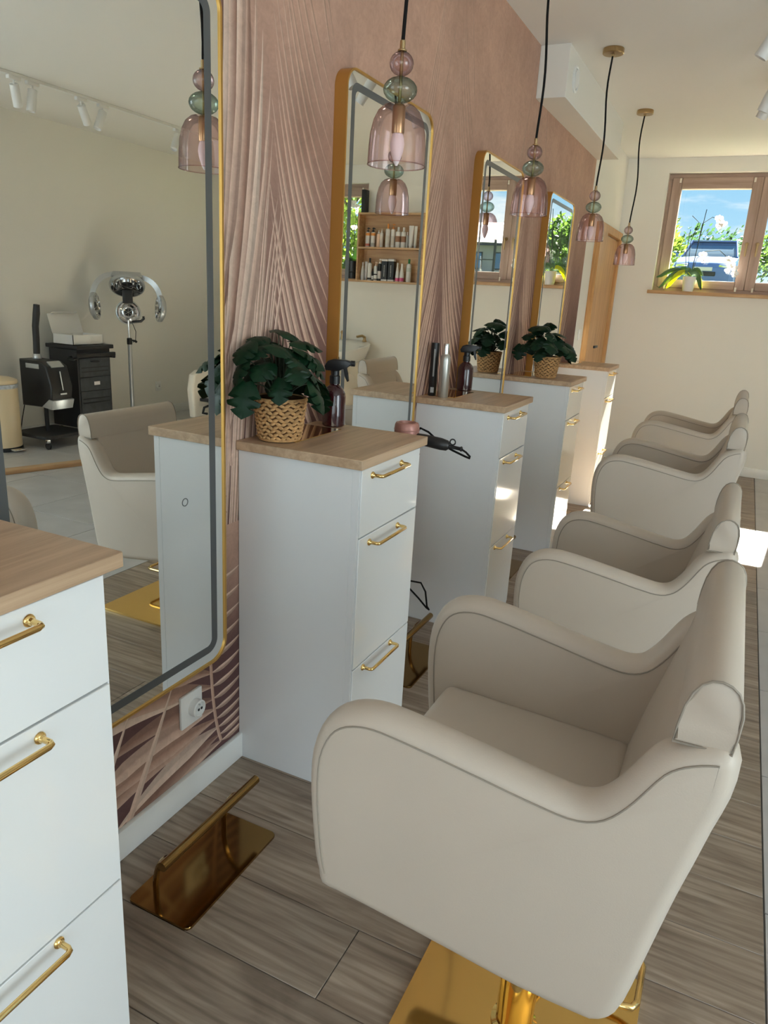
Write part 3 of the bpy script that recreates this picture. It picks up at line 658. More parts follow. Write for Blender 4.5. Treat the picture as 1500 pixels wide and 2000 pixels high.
# ------------------------------------------------------------------ hair dryer in its holder
ROSE = mat('rose_metal', lin(176, 124, 112), .38, .25)
t = thing('hair_dryer', 'rose pink hair dryer with black handle hanging beside the cabinet', 'hair dryer', (.283, 2.022, .80))
finish('barrel', lt([(.030, 0), (.034, .004), (.036, .05), (.0385, .12), (.0385, .180), (.0372, .190), (.034, .196), (.027, .198), (.025, .194), (.0245, .150)], 36), ROSE, t)
finish('intake_well', lt([(.0246, .186), (.0235, .15), (0, .148)], 24), BLACKM, t)
finish('intake_ring', tb([(.0387*math.cos(2*math.pi*k/36), .0387*math.sin(2*math.pi*k/36), .176) for k in range(36)], .0012, 6, True), ROSE, t)
hd = finish('handle', tb([(.034, 0, .150), (.06, 0, .150), (.115, 0, .145), (.135, 0, .143), (.142, 0, .142)], [.018, .018, .0185, .016, .009], 18), BLACK, t)
finish('strain_relief', tb([(.138, 0, .142), (.150, 0, .141), (.176, 0, .139), (.180, 0, .139), (.183, 0, .139)], [.006, .0055, .0055, .008, .007], 10), BLACK, hd)
finish('hanging_loop', tb([(.152+.0085*math.cos(2*math.pi*k/16), 0, .156+.0085*math.sin(2*math.pi*k/16)) for k in range(16)], .0022, 6, True), BLACK, hd)
finish('cord', tb([(.180, 0, .139), (.195, .004, .130), (.207, .008, .118), (.205, .012, .112), (.19, .014, .115), (.15, .012, .128), (.11, .02, .14), (.06, .03, .170), (.03, .035, .178), (.01, .045, .15), (-.02, .06, .0), (-.05, .09, -.25), (-.12, .10, -.38)], .0032, 8), CORD, t)
t = thing('dryer_holder', 'black ring holder screwed to the cabinet side under the dryer', 'holder', (.283, 2.022, .80))
finish('ring', tb([(.0425*math.cos(2*math.pi*k/32), .0425*math.sin(2*math.pi*k/32), .10) for k in range(32)], .004, 8, True), BLACK, t)
finish('bracket', bx(-.02, .02, -.0885, -.042, .09, .11, .002), BLACK, t)
t = tag(finish('power_cord', tb([(.03, 2.23, .40), (.10, 2.25, .40), (.19, 2.27, .375), (.255, 2.29, .31), (.285, 2.30, .275), (.298, 2.295, .272), (.295, 2.28, .29), (.285, 2.28, .345), (.265, 2.28, .375), (.20, 2.25, .385), (.10, 2.18, .375), (.02, 2.12, .37)], .0034, 8), CORD), 'black power cord looped beside the second footrest', 'cord')
def socket(loc, face, lab, nested=True):
    s_ = thing('wall_socket', lab, 'socket', loc)
    b = finish('cover_plate', bx(0, .009, -.042, .042, -.048, .048, .003), WHITEP, s_)
    bm = lt([(.024, 0), (.024, .020), (.020, .022), (.018, .014), (0, .013)], 28)
    f = finish('socket_face', bm, WHITEP, s_); f.matrix_local = Matrix.Translation((.008, .008, 0)) @ Matrix.Rotation(R(90), 4, 'Y')
    h = finish('pin_hole', box(box(NB(), .0205, .0222, .000, .006, -.003, .003), .0205, .0222, .011, .017, -.003, .003), BLACKM, f); h.matrix_local = Matrix.Rotation(R(-90), 4, 'Y') @ Matrix.Translation((0, -.008, 0))
    finish('earth_pin', tb([(.021, .008, .012), (.029, .008, .012)], .0025, 8), CHROME, s_)
    if face < 0: s_.rotation_euler = (0, 0, math.pi)
    return s_
socket((.0008, 1.338, .280), 1, 'white wall socket on the mural below the nearest mirror')
socket((XR-.001, 5.95, .30), -1, 'white socket low on the plain wall, seen in the nearest mirror')

# ------------------------------------------------------------------ track lights
def track(x, y0, y1, lab, spots, slabs):
    tag(finish('light_track', bx(x-.017, x+.017, y0, y1, ZC-.020, ZC-.0005, .002, 1), WHITEP), lab, 'light track')
    for (yy, dx, dy), sl in zip(spots, slabs):
        s_ = thing('track_spotlight', sl, 'spotlight', (x, yy, ZC-.02), 0, 'white track spotlights')
        finish('adapter', bx(-.015, .015, -.045, .045, -.022, 0, .003), WHITEP, s_)
        finish('stalk', tb([(0, 0, -.02), (0, 0, -.05)], .006, 8), WHITEP, s_)
        bm = lt([(0, .0), (.027, .0), (.029, -.003), (.029, -.135), (.026, -.136), (.024, -.120), (0, -.118)], 24)
        q = Vector((0, 0, -1)).rotation_difference(Vector((dx, dy, -1)).normalized())
        h = finish('lamp_head', bm, WHITEP, s_); h.rotation_mode = 'QUATERNION'; h.rotation_quaternion = q; h.location = (0, 0, -.045)
track(1.08, 3.45, 5.0, 'white light track on the ceiling at the right edge', [(3.80, -.55, .10), (4.15, .7, 0), (4.70, -.35, .10), (4.86, -.45, .35)], ['white spotlight on the right-edge track, nearest the camera', 'white spotlight on the right-edge track turned away to the right', 'white spotlight on the right-edge track, upper of the far pair', 'white spotlight on the right-edge track, lowest in view'])
track(3.42, 1.2, 5.9, 'long white light track reflected in the nearest mirror', [(3.66, .35, .45), (3.80, .05, -.15), (4.20, .3, .75), (4.40, .05, -.45), (5.20, -.1, -.55)], ['reflected track spotlight farthest left in the nearest mirror', 'reflected track spotlight hanging straight, right of the leftmost', 'reflected track spotlight crossing its neighbour, pointing right', 'reflected track spotlight crossing its neighbour, pointing left', 'reflected track spotlight beside the mirrored pendant'])

# ------------------------------------------------------------------ orchids
PETAL = mat('white_petal', (.86, .85, .84), .6)
YLEAF = mat('yellowing_orchid_leaf', (.62, .68, .03), .45)
def translucent(m, col, f=.5):
    t = m.node_tree; p = t.nodes['Principled BSDF']; o_ = t.nodes['Material Output']; tr = nd(t, 'ShaderNodeBsdfTranslucent'); tr.inputs[0].default_value = (*col, 1)
    mxs = nd(t, 'ShaderNodeMixShader'); mxs.inputs[0].default_value = f; t.links.new(p.outputs[0], mxs.inputs[1]); t.links.new(tr.outputs[0], mxs.inputs[2]); t.links.new(mxs.outputs[0], o_.inputs[0])
translucent(YLEAF, (.75, .80, .03)); translucent(PETAL, (.9, .88, .86), .4)
GLEAF = mat('orchid_leaf', (.06, .14, .05), .4)
GLEAFB = mat('bright_orchid_leaf', (.16, .42, .03), .4)
FROST = mat('frosted_white_pot', (.78, .78, .78), .55)
def blade(bm, pts, wmax):
    n = len(pts)-1; rows = []
    for i, p in enumerate(pts):
        t = i/n; p = Vector(p); d_ = (Vector(pts[min(n, i+1)])-Vector(pts[max(0, i-1)])).normalized(); s_ = d_.cross(Vector((0, .75, .65)))
        s_ = s_.normalized() if s_.length > 1e-4 else Vector((1, 0, 0))
        ww = wmax*(.35+.65*math.sin(math.pi*min(1, .12+t*.88)))*(1 if t < .95 else .5)/2
        upv = Vector((0, 0, ww*.35)); th = Vector((0, 0, -.0022))
        rows.append([bm.verts.new(p+s_*ww+upv), bm.verts.new(p), bm.verts.new(p-s_*ww+upv), bm.verts.new(p-s_*ww+upv+th), bm.verts.new(p+th*2), bm.verts.new(p+s_*ww+upv+th)])
    for a, b in zip(rows, rows[1:]):
        for k in range(6): bm.faces.new((a[k], a[(k+1) % 6], b[(k+1) % 6], b[k]))
    bm.faces.new(rows[0]); bm.faces.new(rows[-1][::-1]); return bm
def flower(parent, loc, rz, s_):
    bm = NB()
    for k in range(5):
        a = R(90+72*k); ln = .032 if k in (1, 4) else .026; wd = .030 if k in (1, 4) else .018
        pts = []
        o_ = [(0, 0), (.3, .42), (.62, .5), (.9, .32), (1, 0), (.9, -.32), (.62, -.5), (.3, -.42)]
        prism(bm, o_, lambda u, v: (ln*u*math.cos(a)-wd*v*math.sin(a), -.004*u, ln*u*math.sin(a)+wd*v*math.cos(a)), lambda u, v: (ln*u*math.cos(a)-wd*v*math.sin(a), -.004*u-.0015, ln*u*math.sin(a)+wd*v*math.cos(a)))
    bmesh.ops.create_icosphere(bm, subdivisions=1, radius=.006, matrix=Matrix.Translation((0, -.008, -.003)))
    f = finish('flower', bm, PETAL, parent, smooth=False); f.location = loc; f.rotation_euler = (R(rnd.uniform(-20, 20)), 0, rz); f.scale = (s_, s_, s_)
t = thing('orchid', 'white orchid with yellowing leaves in a frosted pot on the window sill', 'plant', (.640, YB+.004, W1[2]+.001))
finish('pot', lt([(0, .001), (.042, .001), (.046, .02), (.054, .118), (.056, .122), (.051, .122), (.048, .105), (0, .105)], 32), FROST, t)
for k, (az, ln, dr, ml, wd) in enumerate([(182, .27, -.01, GLEAF, .05), (192, .24, -.11, GLEAF, .05), (205, .19, -.20, YLEAF, .052), (168, .20, -.03, YLEAF, .04), (-5, .11, -.20, YLEAF, .05), (-25, .12, -.17, GLEAF, .05), (20, .10, .02, GLEAF, .05), (250, .12, .03, GLEAF, .045), (160, .12, .06, GLEAF, .04)]):
    a = R(az); dx, dy = math.cos(a), math.sin(a)*.30
    finish('leaf', blade(NB(), [Vector((dx*ln*u, dy*ln*u, .118+.05*math.sin(math.pi*min(1, u*1.1))*(1 if dr > -.1 else .9)+max(dr, -.098)*u*u)) for u in [i/8 for i in range(9)]], wd), ml, t)
for pts, r_ in (([(0.005, 0, .11), (.02, 0, .35), (.045, 0, .66)], .0030), ([(-.03, 0, .11), (-.06, 0, .30), (-.055, 0, .50)], .0025)):
    finish('stake', tb(pts, r_, 6), STEM, t)
for pts in ([(.01, 0, .11), (.02, .01, .38), (.03, .01, .55), (.10, 0, .60), (.17, -.01, .57)], [(-.02, 0, .11), (-.04, .01, .40), (.0, .01, .56), (-.06, .01, .61)], [(.01, 0, .11), (.03, 0, .27), (.09, -.01, .33), (.20, -.02, .34), (.30, -.02, .26), (.34, -.02, .17)]):
    finish('flower_stem', tb(pts, .0026, 6), STEM, t)
for p_ in ((.15, -.012, .585), (.19, -.012, .545), (.165, -.015, .53), (.075, -.01, .30), (.09, -.015, .255), (.28, -.03, .27), (.305, -.03, .225), (.335, -.03, .20), (.29, -.03, .18), (.345, -.03, .155)): flower(t, p_, rnd.uniform(-.6, .6), rnd.uniform(.95, 1.25))
t = thing('orchid', 'orchid in a tall black pot beside the product shelf', 'plant', (2.73, YB+.02, W2[2]+.001))
finish('pot', lt([(0, .001), (.055, .001), (.058, .01), (.056, .06), (.066, .07), (.070, .17), (.070, .175), (.064, .175), (.06, .16), (0, .16)], 32), BLACK, t)
for k, (az, ln, dr, ml) in enumerate([(175, .16, .20, GLEAFB), (10, .2, .06, GLEAFB), (200, .14, -.10, GLEAFB), (330, .15, -.06, GLEAF), (120, .12, .08, GLEAF)]):
    a = R(az); finish('leaf', blade(NB(), [Vector((math.cos(a)*ln*u*.8, math.sin(a)*ln*u*.3, .165+.04*math.sin(math.pi*u)+dr*u)) for u in [i/8 for i in range(9)]], .055), ml, t)
for pts in ([(0, 0, .16), (.0, 0, .40), (-.02, 0, .72)], [(.05, 0, .16), (.06, 0, .45), (.05, 0, .70)]): finish('stake', tb(pts, .003, 6), STEM, t)
for p_ in ((-.02, -.01, .70), (.015, -.01, .74), (.04, -.01, .71), (-.03, -.01, .65), (0, -.01, .50)): flower(t, p_, rnd.uniform(-.6, .6), 1.1)

# ------------------------------------------------------------------ product shelf on the back wall
SX0, SX1, SD = 1.875, 2.607, .145
t = thing('wall_shelf', 'oak wall shelf of hair products, seen in the second mirror', 'shelf', (0, YB, 0))
finish('back_panel', bx(SX0, SX1, -.012, -.001, 1.472, 2.132), OAKX, t)
for xa in (SX0, SX1-.018): finish('side_panel', bx(xa, xa+.018, -SD, -.012, 1.472, 2.132, .001, 1), OAKX, t)
for za in (1.472, 1.793, 2.114): finish('shelf_board', bx(SX0+.018, SX1-.018, -SD, -.012, za, za+.018, .001, 1), OAKX, t)
def bx_x(c): return 2.60-(660+c/8.333-712)*.00553
BC = {}
def colm(c, r_=.4):
    k = tuple(round(x, 3) for x in c)
    if k not in BC: BC[k] = mat('bottle_colour_%d' % len(BC), c, r_)
    return BC[k]
WH, OR, RD, BK_, BR, PK, GY, GN, PE = (.78, .76, .73), (.85, .34, .08), (.62, .16, .10), (.012, .012, .012), (.36, .18, .10), (.80, .13, .30), (.45, .44, .43), (.03, .20, .05), (.80, .56, .42)
def product(c, wd, ht, style, body, cap, band, lab, cat, zb):
    r_ = wd*.000664/2*.93; h = ht*.000606
    p = thing('product_bottle' if style != 'tube' and style != 'box' else ('product_tube' if style == 'tube' else 'product_carton'), lab, cat, (bx_x(c), YB-.075, zb+.0005), 0, 'hair products on the wall shelf')
    if style == 'box':
        finish('carton', bx(-r_, r_, -r_*.8, r_*.8, 0, h*.90, .002, 1), colm(body), p)
        finish('lid', bx(-r_*.99, r_*.99, -r_*.79, r_*.79, h*.90, h, .002, 1), colm(cap), p)
        finish('foot_band', bx(-r_*1.01, r_*1.01, -r_*.81, r_*.81, .001, .016), colm(cap), p)
        bm = NB()
        for k in range(9): box(bm, -.004, .004, -r_*.815, -r_*.79, .045+k*.0125, .045+k*.0125+.007)
        finish('lettering', bm, colm((.5, .5, .48)), p, smooth=False); return
    if style == 'tube':
        bm = NB(); rows = []
        for i in range(8):
            u = i/7; dpt = r_*.75*(1-u)+.0025; wq = r_*(.86+.14*u)
            rows.append([bm.verts.new((wq*math.cos(2*math.pi*k/16), dpt*math.sin(2*math.pi*k/16), .022+(h-.022)*u)) for k in range(16)])
        for a, b in zip(rows, rows[1:]):
            for k in range(16): bm.faces.new((a[k], a[(k+1) % 16], b[(k+1) % 16], b[k]))
        bm.faces.new(rows[-1]); finish('tube_body', bm, colm(body), p)
        finish('cap', lt([(0, 0), (r_*.7, 0), (r_*.72, .022), (0, .0225)], 18), colm(cap), p); return
    if style == 'taper': prof = [(0, 0), (r_, 0), (r_, h*.30), (r_*.86, h*.5), (r_*.55, h*.72), (r_*.42, h*.80)]; hb_ = h*.80
    else: prof = [(0, 0), (r_*.96, 0), (r_, .003), (r_, h*.74), (r_*.9, h*.77), (r_*.45, h*.80)]; hb_ = h*.80
    finish('body', lt(prof, 20), colm(body), p)
    if style == 'pump':
        bm = lt([(r_*.5, hb_-.002), (r_*.5, hb_+.014), (r_*.2, hb_+.016), (r_*.2, hb_+.028)], 14, capb=True, capt=True)
        tube(bm, [(r_*.3, 0, h-.004), (-r_*.2, 0, h-.002), (-r_*1.05, 0, h-.007)], [.007, .007, .0035], 8); finish('pump', bm, colm(cap), p)
    elif style == 'nozzle': finish('nozzle', lt([(r_*.5, hb_-.002), (r_*.5, hb_+.012), (r_*.28, hb_+.014), (r_*.12, h)], 14, capb=True, capt=True), colm(cap), p)
    else: finish('cap', lt([(r_*.44, hb_-.002), (r_*.44, h-.002), (r_*.36, h), (0, h)], 16), colm(cap), p)
    for k, (u0, u1, cb) in enumerate(band): finish('label_band', lt([(r_*1.012, h*u0), (r_*1.012, h*u1)], 20), colm(cb), p)
ZT, ZL = 1.811, 1.490
for a in [
 (552, 72, 300, 'pump', WH, BK_, [(.60, .74, OR), (.06, .18, RD)], 'white pump bottle with orange and red bands, first on the upper shelf', 'bottle', ZT),
 (640, 75, 300, 'pump', WH, BK_, [(.60, .74, OR), (.06, .22, GY)], 'white pump bottle with orange and grey bands, second on the upper shelf', 'bottle', ZT),
 (733, 66, 270, 'nozzle', PE, WH, [], 'short beige bottle with a thin white tip on the upper shelf', 'bottle', ZT),
 (786, 54, 292, 'nozzle', WH, WH, [(.1, .6, (.74, .66, .6))], 'slim white applicator bottle with a pointed tip on the upper shelf', 'bottle', ZT),
 (888, 76, 368, 'cap', WH, OR, [(.1, .5, (.70, .66, .6))], 'tall white bottle with a plain orange cap on the upper shelf', 'bottle', ZT),
 (975, 70, 362, 'pump', WH, OR, [(.1, .5, (.66, .62, .56))], 'tall white bottle with an orange pump on the upper shelf', 'bottle', ZT),
 (1062, 86, 322, 'cap', WH, WH, [(.28, .56, BR)], 'white bottle with a brown label, left of the two on the upper shelf', 'bottle', ZT),
 (1150, 84, 318, 'cap', WH, WH, [(.28, .56, BR)], 'white bottle with a brown label, right of the two on the upper shelf', 'bottle', ZT),
 (1212, 36, 250, 'cap', GY, WH, [], 'narrow grey vial between the brown-labelled bottle and the tubes', 'bottle', ZT),
 (1272, 84, 345, 'tube', WH, WH, [], 'wide white standing tube on the upper shelf', 'tube', ZT),
 (1345, 56, 340, 'tube', (.80, .77, .70), WH, [], 'cream standing tube at the end of the upper shelf', 'tube', ZT),
 (488, 64, 290, 'taper', (.62, .62, .62), (.5, .5, .5), [], 'pale grey tapered bottle, first on the lower shelf', 'bottle', ZL),
 (545, 50, 300, 'tube', (.55, .53, .53), GY, [], 'grey standing tube on the lower shelf', 'tube', ZL),
 (608, 70, 358, 'cap', WH, BK_, [(.04, .12, BK_)], 'white bottle with a tall black cap on the lower shelf', 'bottle', ZL),
 (662, 36, 190, 'cap', BK_, BK_, [(.1, .4, WH)], 'tiny black dropper bottle on the lower shelf', 'bottle', ZL),
 (712, 62, 300, 'pump', (.70, .72, .72), PE, [(.30, .36, BK_), (.05, .10, BK_)], 'pale bottle with a peach pump on the lower shelf', 'bottle', ZL),
 (782, 76, 345, 'pump', BK_, WH, [(.10, .45, (.62, .55, .52))], 'black bottle with a white pump on the lower shelf', 'bottle', ZL),
 (874, 104, 348, 'box', BK_, WH, [], 'black carton with a white lid, left of the pair on the lower shelf', 'carton', ZL),
 (986, 106, 352, 'box', BK_, WH, [], 'black carton with a white lid, right of the pair on the lower shelf', 'carton', ZL),
 (1080, 62, 298, 'taper', WH, WH, [(.03, .20, PK)], 'white tapered bottle with a pink base, left of the pair', 'bottle', ZL),
 (1154, 78, 288, 'taper', WH, WH, [(.03, .22, PK)], 'white tapered bottle with a pink base, right of the pair', 'bottle', ZL),
 (1268, 82, 362, 'cap', WH, GN, [(.45, .62, (.62, .66, .60))], 'white bottle with a green cap on the lower shelf', 'bottle', ZL)]: product(*a)
t = thing('speaker', 'narrow black speaker standing on top of the product shelf', 'speaker', (2.572, YB-.07, 2.1325))
finish('cabinet', bx(-.022, .022, -.04, .04, 0, .215, .003), BLACKM, t); finish('grille', bx(-.018, .018, -.0425, -.040, .012, .203, .001, 1), BLACK, t)

# ------------------------------------------------------------------ things by the right wall, seen in the nearest mirror
BINM = mat('cream_lacquer', lin(232, 212, 176), .3)
t = thing('pedal_bin', 'cream metal pedal bin by the plain wall', 'bin', (4.14, 3.86, 0))
finish('bin_body', lt([(0, .03), (.150, .03), (.150, .52), (.146, .525)], 36), BINM, t)
finish('lid', lt([(.152, .53), (.154, .545), (.150, .556), (.10, .575), (0, .582)], 36), BINM, t)
finish('liner_edge', lt([(.1515, .495), (.153, .527)], 36), mat('bin_liner', (.55, .60, .66), .4, var=.3, vscale=40), t)
finish('base_ring', lt([(0, 0), (.152, 0), (.156, .006), (.154, .030), (.150, .032)], 36), BLACK, t)
finish('pedal', bx(-.215, -.14, -.05, .05, .014, .026, .004), CHROME, t)
t = thing('hair_steamer', 'black hair steamer on a wheeled stand between bin and trolley', 'hair steamer', (4.03, 4.23, 0), R(0))
bm = prism(NB(), [(-.17, .33), (-.19, .50), (-.14, .66), (-.08, .69), (.17, .70), (.17, .32)], lambda x, z: (x, -.105, z), lambda x, z: (x, .105, z), .014, 3)
finish('housing', bm, BLACK, t)
finish('steam_tank', prism(NB(), [(-.172, .315), (-.196, .39), (-.15, .40), (-.06, .33)], lambda x, z: (x, -.108, z), lambda x, z: (x, .108, z), .006, 2), SILV, t)
finish('side_vent', bx(-.06, .09, -.108, -.104, .635, .672, .002), SILV, t); finish('top_display', prism(NB(), [(-.150, .648), (-.098, .690), (-.090, .684), (-.142, .642)], lambda x, z: (x-.006, -.06, z+.006), lambda x, z: (x-.006, .06, z+.006)), SILV, t)
finish('level_gauge', tb([(-.172, .0, .62), (-.196, .0, .47)], .004, 8), WHITEP, t); finish('badge', bx(-.202, -.196, -.03, .03, .435, .447), WHITEP, t)
finish('hose', tb([(.08, 0, .69), (.08, 0, .74), (.085, .01, .86), (.07, .0, .96), (.06, .01, 1.06), (.05, .01, 1.13)], [.022, .026, .026, .026, .028, .024], 14), BLACKM, t)
finish('hose_collar', lt([(.034, .70), (.036, .715), (.030, .735), (.026, .74)], 20, c=(.08, 0, 0)), SILV, t)
finish('pole', tb([(.02, 0, .10), (.02, 0, .33)], .017, 12), BLACKM, t)
finish('tray', prism(NB(), rrect(-.20, .20, -.20, .22, .03), lambda a, b: (a, b, .085), lambda a, b: (a, b, .110), .004, 1), BLACKM, t)
for a, b in ((-.18, -.17), (.18, -.17), (-.18, .19), (.18, .19)):
    cs = finish('caster', prism(NB(), [(math.cos(R(30*k))*.03+a, math.sin(R(30*k))*.03+.030) for k in range(12)], lambda x, z: (x, b-.010, z), lambda x, z: (x, b+.010, z), .003, 1), BLACK, t)
    finish('fork', bx(a-.012, a+.012, b-.014, b+.014, .055, .088, .002), CHROME, cs)
finish('mains_lead', tb([(.16, -.09, .33), (.17, -.12, .2), (.16, -.16, .06), (.18, -.2, .01), (.25, -.1, .004)], .004, 6), CORD, t)
t = thing('salon_trolley', 'tall black salon trolley with slotted drawers', 'trolley', (4.17, 4.73, 0))
finish('body', bx(-.16, .175, -.185, .185, .09, .765, .006), BLACKM, t)
finish('top_tray', box(box(NB(), -.19, .19, -.205, .205, .765, .80, .006), -.20, -.17, -.215, .215, .70, .735, .004), BLACK, t)
for s_ in (-1, 1): finish('side_holder', tb([(-.17, s_*.19, .70), (-.17, s_*.225, .69), (-.10, s_*.225, .69), (-.10, s_*.19, .70)], .012, 8), BLACK, t)
finish('cup_holder', tb([(-.205+.0-.035+.035*math.cos(2*math.pi*k/20), -.06+.035*math.sin(2*math.pi*k/20), .67) for k in range(20)], .007, 8, True), BLACK, t)
for k, (za, zb_) in enumerate(((.53, .69), (.41, .525), (.10, .405))):
    dr = finish('drawer', bx(-.168, -.158, -.170, .170, za, zb_, .002, 1), DGREY, t)
    if k != 1:
        for zz in (.04, .075): finish('grip_slot', bx(-.1695, -.166, -.150, .150, (za+zz if k == 0 else zb_-.03-zz), (za+zz if k == 0 else zb_-.03-zz)+.010), BLACK, dr)
    else: finish('badge', bx(-.1705, -.167, -.02, .045, .455, .485, .001, 1), mat('badge_white', (.8, .76, .76), .4), dr)
for a, b in ((-.13, -.15), (.13, -.15), (-.13, .15), (.13, .15)): finish('caster', prism(NB(), [(math.cos(R(30*k))*.038+a, math.sin(R(30*k))*.038+.038) for k in range(12)], lambda x, z: (x, b-.012, z), lambda x, z: (x, b+.012, z), .003, 1), BLACK, t)
t = thing('cardboard_box', 'open white carton standing on the black trolley', 'box', (4.15, 4.70, .8005))
finish('tray', box(box(box(box(box(NB(), -.12, .12, -.165, .165, 0, .006), -.12, -.115, -.165, .165, 0, .085), .115, .12, -.165, .165, 0, .085), -.12, .12, -.165, -.16, 0, .085), -.12, .12, .16, .165, 0, .085), WHITEP, t)
finish('lid', prism(NB(), [(.118, .085), (.122, .085), (.175, .245), (.171, .246)], lambda x, z: (x, -.165, z), lambda x, z: (x, .165, z)), WHITEP, t)
finish('lid_flap', prism(NB(), [(.171, .244), (.175, .246), (.145, .262), (.142, .258)], lambda x, z: (x, -.13, z), lambda x, z: (x, .13, z)), WHITEP, t)
finish('carton_print', bx(-.1212, -.120, .02, .14, .015, .07), colm((.70, .69, .66)), t)
# processor lamp with four heads
t = thing('hair_processor', 'silver hair processor lamp on a tall pole, seen in the nearest mirror', 'processor lamp', (4.10, 5.25, 0), R(45))
for k in range(5):
    a = R(72*k+20); lg = finish('base_leg', tb([(0, 0, .11), (.12*math.cos(a), .12*math.sin(a), .10), (.28*math.cos(a), .28*math.sin(a), .07)], [.018, .016, .012], 8), SILV, t)
    finish('caster', tb([(.28*math.cos(a)-.010*math.sin(a), .28*math.sin(a)+.010*math.cos(a), .028), (.28*math.cos(a)+.010*math.sin(a), .28*math.sin(a)-.010*math.cos(a), .028)], .028, 12), BLACK, lg)
finish('pole', tb([(0, 0, .08), (0, 0, .80)], .019, 16), SILV, t); finish('inner_pole', tb([(0, 0, .80), (0, 0, 1.0)], .012, 12), CHROME, t)
finish('clamp', lt([(.022, .78), (.024, .785), (.024, .835), (.015, .84)], 18), BLACK, t); finish('pole_knob', tb([(0, .02, .82), (0, .055, .81), (0, .065, .80)], [.006, .012, .010], 8), BLACK, t)
def disc(nm, loc, nrm, r_):
    q = Vector((0, 0, 1)).rotation_difference(Vector(nrm).normalized())
    h = finish(nm, lt([(0, -.045), (r_*.7, -.040), (r_*.98, -.018), (r_, .0), (r_*.97, .012), (r_*.90, .014)], 32), SILV, t); h.location = loc; h.rotation_mode = 'QUATERNION'; h.rotation_quaternion = q
    finish('reflector', lt([(r_*.90, .012), (r_*.72, -.006), (r_*.66, .004), (r_*.40, -.015), (r_*.36, -.002), (r_*.18, -.01)], 32), CHROME, h)
    finish('heater_core', lt([(r_*.30, -.006), (r_*.28, .004), (r_*.1, .006), (0, .006)], 20), BLACK, h)
    bm = NB()
    for k in range(6): a = R(60*k); tube(bm, [(0, 0, .015), (r_*.93*math.cos(a), r_*.93*math.sin(a), .015)], .0016, 6)
    finish('guard_wire', bm, CHROME, h)
disc('rear_head', (.02, 0, 1.07), (-1, 0, .05), .112); disc('top_head', (-.05, 0, 1.305), (-.62, 0, -.80), .158)
for s_ in (-1, 1):
    disc('side_head', (-.12, s_*.275, 1.12), (-.22, -s_, .08), .122)
    ps = arc((-.02, s_*.04, 1.395), (-.06, s_*.30, 1.42), (-.11, s_*.300, 1.12), 14); bm = NB(); rows = []
    for i, p_ in enumerate(ps):
        d_ = (ps[min(14, i+1)]-ps[max(0, i-1)]).normalized(); nn = d_.cross(Vector((1, 0, 0))).normalized(); wd = .05
        rows.append([bm.verts.new(p_+Vector((a_*wd, 0, 0))+nn*b_*.030) for a_, b_ in ((-1, -.5), (-.8, 1), (.8, 1), (1, -.5))])
    for a_, b_ in zip(rows, rows[1:]):
        for k in range(4): bm.faces.new((a_[k], a_[(k+1) % 4], b_[(k+1) % 4], b_[k]))
    bm.faces.new(rows[0]); bm.faces.new(rows[-1][::-1]); finish('curved_arm', bm, SILV, t)
finish('hub', prism(NB(), rrect(-.10, .10, -.14, .14, .06, 6), lambda a, b: (a-.03, b, 1.385), lambda a, b: (a*.8-.03, b*.85, 1.43), .008, 2), SILV, t)
finish('neck', bx(-.015, .03, -.045, .045, 1.15, 1.27, .008), BLACK, t); finish('rear_bracket', tb([(.03, 0, .98), (.10, 0, 1.05), (.12, 0, 1.25), (.04, 0, 1.40)], .022, 10), SILV, t)
finish('handle_hook', tb([(0, .03, .985), (0, .11, .995), (0, .135, 1.02), (0, .13, 1.04)], .012, 8), BLACK, t); finish('lead', tb([(0, .03, .98), (.02, .06, .9), (.01, .055, .82), (0, .03, .80)], .003, 6), CORD, t)

